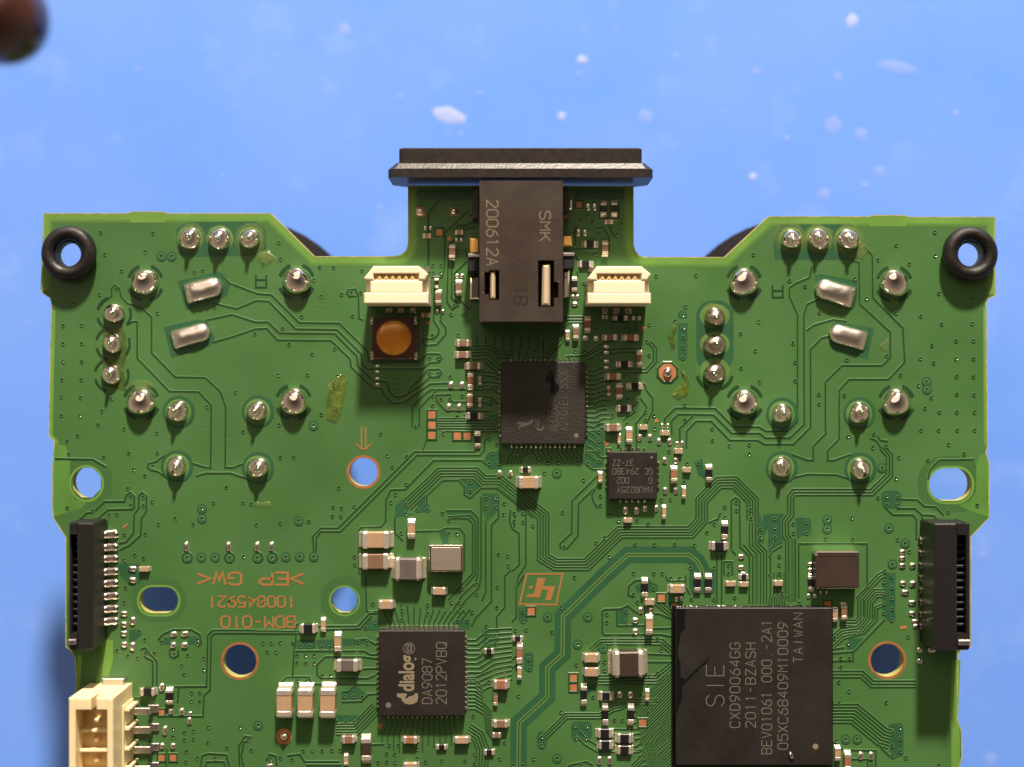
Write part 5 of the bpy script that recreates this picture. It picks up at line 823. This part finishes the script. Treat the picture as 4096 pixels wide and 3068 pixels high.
# ------------------------------------------------------------------ flat-cable connectors at both edges
def fpc(t0, x0, x1, ya, yb, slot_left, label, skew=0):
    h = 0.36; a = W(x0, yb, h); c = W(x1, ya, h); cx, cy = (a.x + c.x) / 2, (a.y + c.y) / 2; hw = (c.x - a.x) / 2; hh = (c.y - a.y) / 2
    s_ = -1 if slot_left else 1; b = MB()
    xs = s_ * hw * 0.22
    b.prism(octo(min(-s_ * hw, xs), max(-s_ * hw, xs), -hh, hh, 0.01), 0.002, h, 0, 0.01)                      # solid half
    b.prism(octo(min(s_ * hw * 0.80, s_ * hw), max(s_ * hw * 0.80, s_ * hw), -hh, hh, 0.006), 0.002, h * 0.86, 0, 0.006)  # outer lip
    b.box(min(xs, s_ * hw * 0.8), max(xs, s_ * hw * 0.8), -hh + 0.004, hh - 0.004, 0.002, h * 0.45, 1)
    b.box(min(xs, s_ * hw * 0.8), max(xs, s_ * hw * 0.8), hh - 0.09, hh - 0.003, h * 0.45, h * 0.985, 0); b.box(min(xs, s_ * hw * 0.8), max(xs, s_ * hw * 0.8), -hh + 0.003, -hh + 0.12, h * 0.45, h * 0.985, 0)
    o_ = b.build('ribbon_connector', ['black', 'dark'], board, False, (cx, cy, 0)); o_['label'] = label
    for i in range(13):
        y = -hh + 0.17 + i * (2 * hh - 0.30) / 12; k = MB(); k.box(min(xs, s_ * hw * 0.8), max(xs, s_ * hw * 0.8), y, y + 0.022, h * 0.45, h * 0.72, 0, 0.004); k.build('contact', 'black', o_)
    k = MB(); k.box(s_ * hw * 0.25, s_ * hw * 0.86, -hh + 0.045, -hh + 0.085, h * 0.98, h * 1.06, 0, 0.006); k.build('clip', 'steel', o_)
    return o_, cx, cy
def pinlead(o_, cx, cy, u0, u1, v, wpx, m='solder'):
    a = W(u0, v); c = W(u1, v); l = c.x - a.x; w_ = wpx * S; b = MB(); s_ = 1
    prof = [(0, 0.075), (0.25, 0.072), (0.55, 0.035), (0.8, 0.03), (1.0, 0.018)]
    vs = []
    for q, z in prof:
        for yy, zz_ in ((-w_ / 2, 0.001), (-w_ / 2 * 0.8, z * 0.8), (0, z), (w_ / 2 * 0.8, z * 0.8), (w_ / 2, 0.001)): vs.append((l * q * 1.0, yy * (1.0 if q < 0.9 else 0.7), zz_))
    fs = [(i * 5 + k, (i + 1) * 5 + k, (i + 1) * 5 + k + 1, i * 5 + k + 1) for i in range(4) for k in range(4)] + [(20, 21, 22, 23, 24)]
    if l < 0: fs = [tuple(reversed(f)) for f in fs]
    b.add(vs, fs); return b.build('lead', m, o_, True, (a.x - cx, a.y - cy, 0))
f1, fx, fy = fpc('A2', 268, 372, 2092, 2600, True, 'black ribbon-cable connector on the board edge beside the oblong hole')
for v in (2136, 2187, 2233, 2284, 2331, 2382, 2433, 2482): pinlead(f1, fx, fy, 424, 474, v, 36)
f2, fx, fy = fpc('D2', 3736, 3888, 2094, 2602, False, 'black ribbon-cable connector on the board edge beside the dark inductor')
for v in (2161, 2212, 2261, 2310, 2359, 2407, 2456, 2503): pinlead(f2, fx, fy, 3724, 3672, v, 34, 'solder' if v < 2200 else 'solder_dull')

# ------------------------------------------------------------------ ivory battery connector
hB = 0.54
def QB(u, v, z=0.0): p = W(u, v, z); return (p.x, p.y)
bx0, bx1 = QB(362, 0)[0], QB(530, 0)[0]; by1 = QB(0, 2731)[1]; by0 = QB(0, 3260)[1]
cx, cy = (bx0 + bx1) / 2, (by0 + by1) / 2; x0, x1, y0, y1 = bx0 - cx, bx1 - cx, by0 - cy, by1 - cy
b = MB()
b.box(x0, x1, y0, y1, 0.004, 0.16)
b.box(x0, x0 + 0.05, y0, y1, 0.16, hB, 0, 0.006); b.box(x1 - 0.045, x1, y0, y1 - 0.003, 0.16, hB, 0, 0.006)
b.box(x0 + 0.05, x0 + 0.17, y1 - 0.09, y1, 0.16, hB, 0, 0.006); b.box(x0 + 0.21, x1 - 0.045, y1 - 0.09, y1, 0.16, hB, 0, 0.006); b.box(x0 + 0.17, x0 + 0.21, y1 - 0.09, y1 - 0.002, 0.16, hB - 0.16, 0)
b.box(x0 + 0.05, x1 - 0.045, y0, y0 + 0.1, 0.16, hB)
b.box(x1, x1 + 0.012, y0 + 0.02, y1 - 0.12, 0.01, hB * 0.55, 0, 0.004)
bat = b.build('battery_connector', 'ivory', board, False, (cx, cy, 0)); bat['label'] = 'tall ivory power connector with flat pins, cut by the picture edge'
k = MB(); k.box(x0 + 0.05, x1 - 0.045, y0 + 0.1, y1 - 0.09, 0.161, 0.34); k.build('cavity_floor', 'amberplastic', bat)
for v in (2833, 2907, 2986, 3062, 3140):
    yy = QB(0, v)[1] - cy; k = MB(); k.box(x1 - 0.01, x1 + 0.17, yy - 0.028, yy + 0.028, 0.085, 0.11, 0, 0.006); k.box(x1 + 0.145, x1 + 0.172, yy - 0.027, yy + 0.027, 0.006, 0.084, 0); k.box(x1 + 0.13, x1 + 0.215, yy - 0.03, yy + 0.03, 0.0012, 0.018, 0, 0.005); k.build('pin', 'steel', bat)
    k = MB(); k.box((x0 + x1) / 2 - 0.02, (x0 + x1) / 2 + 0.02, yy - 0.014, yy + 0.014, 0.341, 0.40, 0, 0.01); k.build('contact', 'brass', bat)
    k = MB(); k.box(x1 + 0.0125, x1 + 0.05, yy + 0.04, yy + 0.06, 0.01, 0.27); k.build('rib', 'ivory', bat)
for v in (2870, 2946, 3024):
    yy = QB(0, v)[1] - cy; k = MB(); k.box(x0 + 0.0505, x1 - 0.0455, yy - 0.010, yy + 0.010, 0.3405, 0.43, 0, 0.004); k.build('divider', 'ivory', bat)
k = MB(); k.box(x0 + 0.12, x0 + 0.30, y1 - 0.02, y1 + 0.055, 0.002, 0.10, 0, 0.01); k.build('clip', 'steel', bat)

# ------------------------------------------------------------------ thumbstick modules under the board
for u in (876, 3276):
    p = W(u, 1370, 0); p = Vector((p.x, p.y, 0)); b = MB()
    b.box(p.x - 0.6, p.x + 0.6, p.y - 0.6, p.y + 0.6, -0.62, -TH - 0.003, 0, 0.02)
    b.lathe(p.x, p.y, [(0.35, -D + 0.002), (0.9, -D + 0.01), (0.98, -D + 0.12), (0.95, -D + 0.30), (0.45, -D + 0.42), (0.45, -1.0), (0.95, -1.06), (1.10, -1.0), (1.10, -0.92), (1.02, -0.86), (0.55, -0.621)], 48)
    o = b.build('thumbstick_module', 'matteblack', board); o['label'] = 'round black thumbstick module under the board, seen past its notch ' + ('near the amber switch' if u < 2000 else 'away from the amber switch')

# ------------------------------------------------------------------ flux left round the joints
def flux(t, pts, h, m='flux', name='flux_residue'):
    P = [tp(t, *p) for p in pts]; n = len(P); c_ = sum(P, Vector()) / n; vs = []; fs = []
    for s_, q in ((1.0, 0.0), (0.93, 0.45), (0.72, 0.8), (0.42, 1.0)):
        for p in P:
            d = c_ + (p - c_) * s_; vs.append((d.x + random.uniform(-.004, .004), d.y + random.uniform(-.004, .004), 0.0009 + h * q * random.uniform(0.6, 1.2)))
    for j in range(3):
        for k in range(n): fs.append((j * n + k, j * n + (k + 1) % n, (j + 1) * n + (k + 1) % n, (j + 1) * n + k))
    fs.append(tuple(3 * n + k for k in range(n)))
    a = sum(P[k].x * P[(k + 1) % n].y - P[(k + 1) % n].x * P[k].y for k in range(n))
    if a < 0: fs = [tuple(reversed(f)) for f in fs]
    return link(name, mesh(name, vs, fs, m, None, True), board)
def dense(pts, k=3, j=6):
    out = []
    for i in range(len(pts)):
        a, c = pts[i], pts[(i + 1) % len(pts)]
        for q in range(k): out.append((a[0] + (c[0] - a[0]) * q / k + random.uniform(-j, j), a[1] + (c[1] - a[1]) * q / k + random.uniform(-j, j)))
    return out
flux('B2', dense([(660, -20), (690, -60), (770, -90), (785, -20), (770, 90), (740, 290), (690, 350), (600, 320), (610, 130), (625, 20)], 4, 13), 0.016)['label'] = 'largest yellow-brown patch of dried flux beside a big solder joint'
flux('C1', dense([(1405, 1060), (1425, 1070), (1390, 1180), (1420, 1200), (1400, 1290), (1375, 1305), (1360, 1230), (1335, 1180), (1375, 1140)]), 0.008)
flux('C2', dense([(1400, 50), (1440, 25), (1500, 10), (1530, 60), (1500, 120), (1430, 140), (1375, 95)]), 0.008)
flux('C1', dense([(1460, 1470), (1530, 1510), (1525, 1640), (1440, 1650), (1490, 1560)]), 0.006)
flux('A1', dense([(680, 1080), (840, 1060), (870, 1200), (880, 1340), (850, 1480), (880, 1657), (690, 1600), (670, 1300)]), 0.008, 'fluxbrown')
flux('D1', dense([(960, 1260), (1040, 1190), (1050, 1300), (990, 1310)]), 0.003, 'fluxclear')
for t, x, y, w_, hh in [('A1', 1945, 350, 130, 150), ('A1', 1685, 330, 110, 120), ('A1', 1440, 320, 120, 120), ('D1', 200, 330, 150, 140), ('D1', 440, 330, 130, 130), ('D1', 700, 340, 140, 160), ('A1', 2080, 500, 70, 60), ('A2', 1020, 30, 90, 70), ('C1', 1752, 1000, 120, 110), ('C1', 1752, 1245, 120, 110), ('B1', 90, 500, 80, 50), ('A2', 2050, 1050, 70, 30), ('D1', 800, 440, 60, 80)]:
    flux(t, dense(arc(x, y, w_, hh, 10), 1, 14), 0.006, 'fluxclear')
for t, pts in [('B1', [(790, 555), (800, 640), (870, 730), (930, 790)]), ('C1', [(1320, 520), (1305, 600), (1330, 620), (1320, 660)]), ('B1', [(480, 900), (560, 905), (640, 930)]), ('D2', [(690, 10), (640, 70), (570, 130), (620, 280), (700, 290)]), ('D1', [(610, 620), (640, 640), (620, 670)]), ('A2', [(1450, 330), (1500, 350), (1580, 355)]), ('A2', [(1640, 440), (1720, 480), (1800, 485)]), ('D1', [(660, 1640), (690, 1600)]), ('D1', [(960, 1270), (1020, 1190)]), ('D1', [(770, 1590), (785, 1550)])]:
    P = [tp(t, *p) for p in pts]; vs, fs = ribbon([(q.x, q.y) for q in P], 0.0045, 0.006); link('flux_thread', mesh('flux_thread', vs, fs, 'fluxclear'), board)

# ------------------------------------------------------------------ rubber rings over the corner holes
def rubber_ring(u, v, label):
    R1, r1, zc = 0.161, 0.057, 0.068; p = W(u, v, zc); b = MB(); n, m_ = 40, 16; vs = []; fs = []
    for i in range(n):
        a = 2 * math.pi * i / n
        for j in range(m_):
            q = 2 * math.pi * j / m_; rr = R1 * (1 + 0.012 * math.sin(2 * a + u)) + r1 * math.cos(q) * (0.94 if j in (0, 1) and 0.4 < a < 2 else 1); vs.append((rr * math.cos(a), rr * math.sin(a), max(0.0012, zc + 0.066 * math.sin(q))))
    for i in range(n):
        for j in range(m_): fs.append((i * m_ + j, ((i + 1) % n) * m_ + j, ((i + 1) % n) * m_ + (j + 1) % m_, i * m_ + (j + 1) % m_))
    b.add(vs, fs); o_ = b.build('rubber_ring', 'rubber', None, True, (p.x, p.y, 0)); return top(o_, label, 'rubber ring', 'rubber rings over the corner holes')
rubber_ring(276, 1012, 'black rubber ring on the board corner nearest the dark brown tool handle')
rubber_ring(3880, 1014, 'black rubber ring on the board corner farthest from the dark brown tool handle')

# ------------------------------------------------------------------ tool handle leaning in at the corner
tip = W(0, 68, 2.3); ax_ = (Vector((-9.5, 7.5, -1.3)) - tip).normalized(); b = MB()
prof = [(0.0005, -0.36), (0.13, -0.34), (0.24, -0.27), (0.32, -0.15), (0.355, 0.02), (0.36, 0.3), (0.34, 1.0), (0.30, 2.0), (0.34, 3.2), (0.38, 4.6), (0.34, 5.4), (0.15, 5.7)]
n = 36; vs = [(r * math.cos(2 * math.pi * k / n), r * math.sin(2 * math.pi * k / n), z) for r, z in prof for k in range(n)]
fs = [(j * n + k, j * n + (k + 1) % n, (j + 1) * n + (k + 1) % n, (j + 1) * n + k) for j in range(len(prof) - 1) for k in range(n)] + [tuple(reversed(range(n))), tuple((len(prof) - 1) * n + k for k in range(n))]
vs = [(x * 0.86, y * 0.86, z * 0.86 if z < 0.3 else z) for x, y, z in vs]
b.add(vs, fs); hd = b.build('tool_handle', 'handle', None, True, tip); hd.rotation_euler = ax_.to_track_quat('Z', 'Y').to_euler()
top(hd, 'rounded dark brown tool handle end with gold print, out of focus in the corner', 'tool handle')
bpy.context.view_layer.update(); vl = hd.matrix_world.to_3x3().inverted() @ (Vector((0, 0, H)) - tip); av = math.degrees(math.atan2(vl.y, vl.x))
for (zz0, a0, a1) in ((0.05, av - 40, av - 5), (0.14, av - 48, av - 30), (0.14, av - 12, av + 12), (0.26, av - 35, av + 30)):
    vs = []; m_ = 10
    for k in range(m_ + 1):
        a = math.radians(a0 + (a1 - a0) * k / m_)
        for dz in (0, 0.035): vs.append((0.3135 * math.cos(a), 0.3135 * math.sin(a), zz0 + dz))
    link('gold_print', mesh('gold_print', vs, [(2 * k, 2 * k + 2, 2 * k + 3, 2 * k + 1) for k in range(m_)], 'letter_gold'), hd)

# ------------------------------------------------------------------ lint on the mat
def fleck(x, y, a, bb, label, m='lint'):
    p = W(*px('P', x, y), -D); k = 4096 / 2212 * S * (H + D) / H; n = 14
    vs = []; fs = []
    jit = [random.uniform(0.75, 1.2) for _ in range(n)]
    for s_, z in ((1, 0.0), (0.85, 0.003), (0.5, 0.005)):
        for q in range(n): an = 2 * math.pi * q / n; vs.append((a * k / 2 * s_ * jit[q] * math.cos(an), bb * k / 2 * s_ * jit[q] * math.sin(an), z + 0.0008))
    for j in range(2):
        for q in range(n): fs.append((j * n + q, j * n + (q + 1) % n, (j + 1) * n + (q + 1) % n, (j + 1) * n + q))
    fs.append(tuple(2 * n + q for q in range(n)))
    if label is None: return vs, fs, p
    o_ = link('lint_fleck', mesh('lint_fleck', vs, fs, m, None, True), None, p); return top(o_, label, 'lint', 'white lint flecks on the mat')
fleck(1840, 45, 26, 28, 'brightest round white fleck on the mat, near the upper edge')
fleck(1257, 130, 24, 22, 'small white fleck with a faint tail on the mat, high above the jack bezel')
fleck(970, 249, 66, 34, 'largest oblong white fleck on the mat just above the jack bezel').rotation_euler.z = -0.25
fleck(1213, 253, 18, 22, 'round white fleck on the mat directly above the bezel of the jack')
fleck(1396, 252, 34, 28, 'pale hazy fleck on the mat up beyond the bezel corner farthest from the tool handle', 'lintfaint')
fleck(1938, 146, 88, 26, 'long faint white smear on the mat below the brightest fleck', 'lintfaint').rotation_euler.z = -0.15
fleck(1626, 383, 16, 18, 'small white fleck on the mat above the slanted board notch')
fleck(1900, 370, 22, 24, 'blurry pale fleck on the mat above the board corner far from the tool handle', 'lintfaint')
b = MB()
for x, y, r in [(1035, 203, 16), (865, 210, 12), (1635, 155, 16), (1810, 165, 20), (2065, 245, 18), (2055, 230, 10), (1780, 420, 28), (745, 65, 24), (820, 450, 14), (1870, 400, 18), (1860, 290, 30), (1800, 270, 36), (970, 290, 10), (995, 290, 12), (1250, 160, 12), (300, 150, 14), (600, 120, 10), (1560, 240, 10), (2150, 600, 12), (60, 700, 10), (2140, 1640, 30), (2120, 1200, 12), (480, 380, 10), (1460, 120, 12), (1700, 300, 14), (1330, 60, 10)]:
    vs, fs, p = fleck(x, y, r, r * random.uniform(0.7, 1.1), None); b.add([Vector(v) + p for v in vs], fs)
for _ in range(24):
    vs, fs, p = fleck(random.uniform(0, 2212), random.uniform(0, 460), 4, random.uniform(3, 6), None); b.add([Vector(v) + p for v in vs], fs)
o = b.build('dust', 'lintfaint', None, True); o['kind'] = 'stuff'; o['label'] = 'fine pale dust specks scattered over the blue mat'
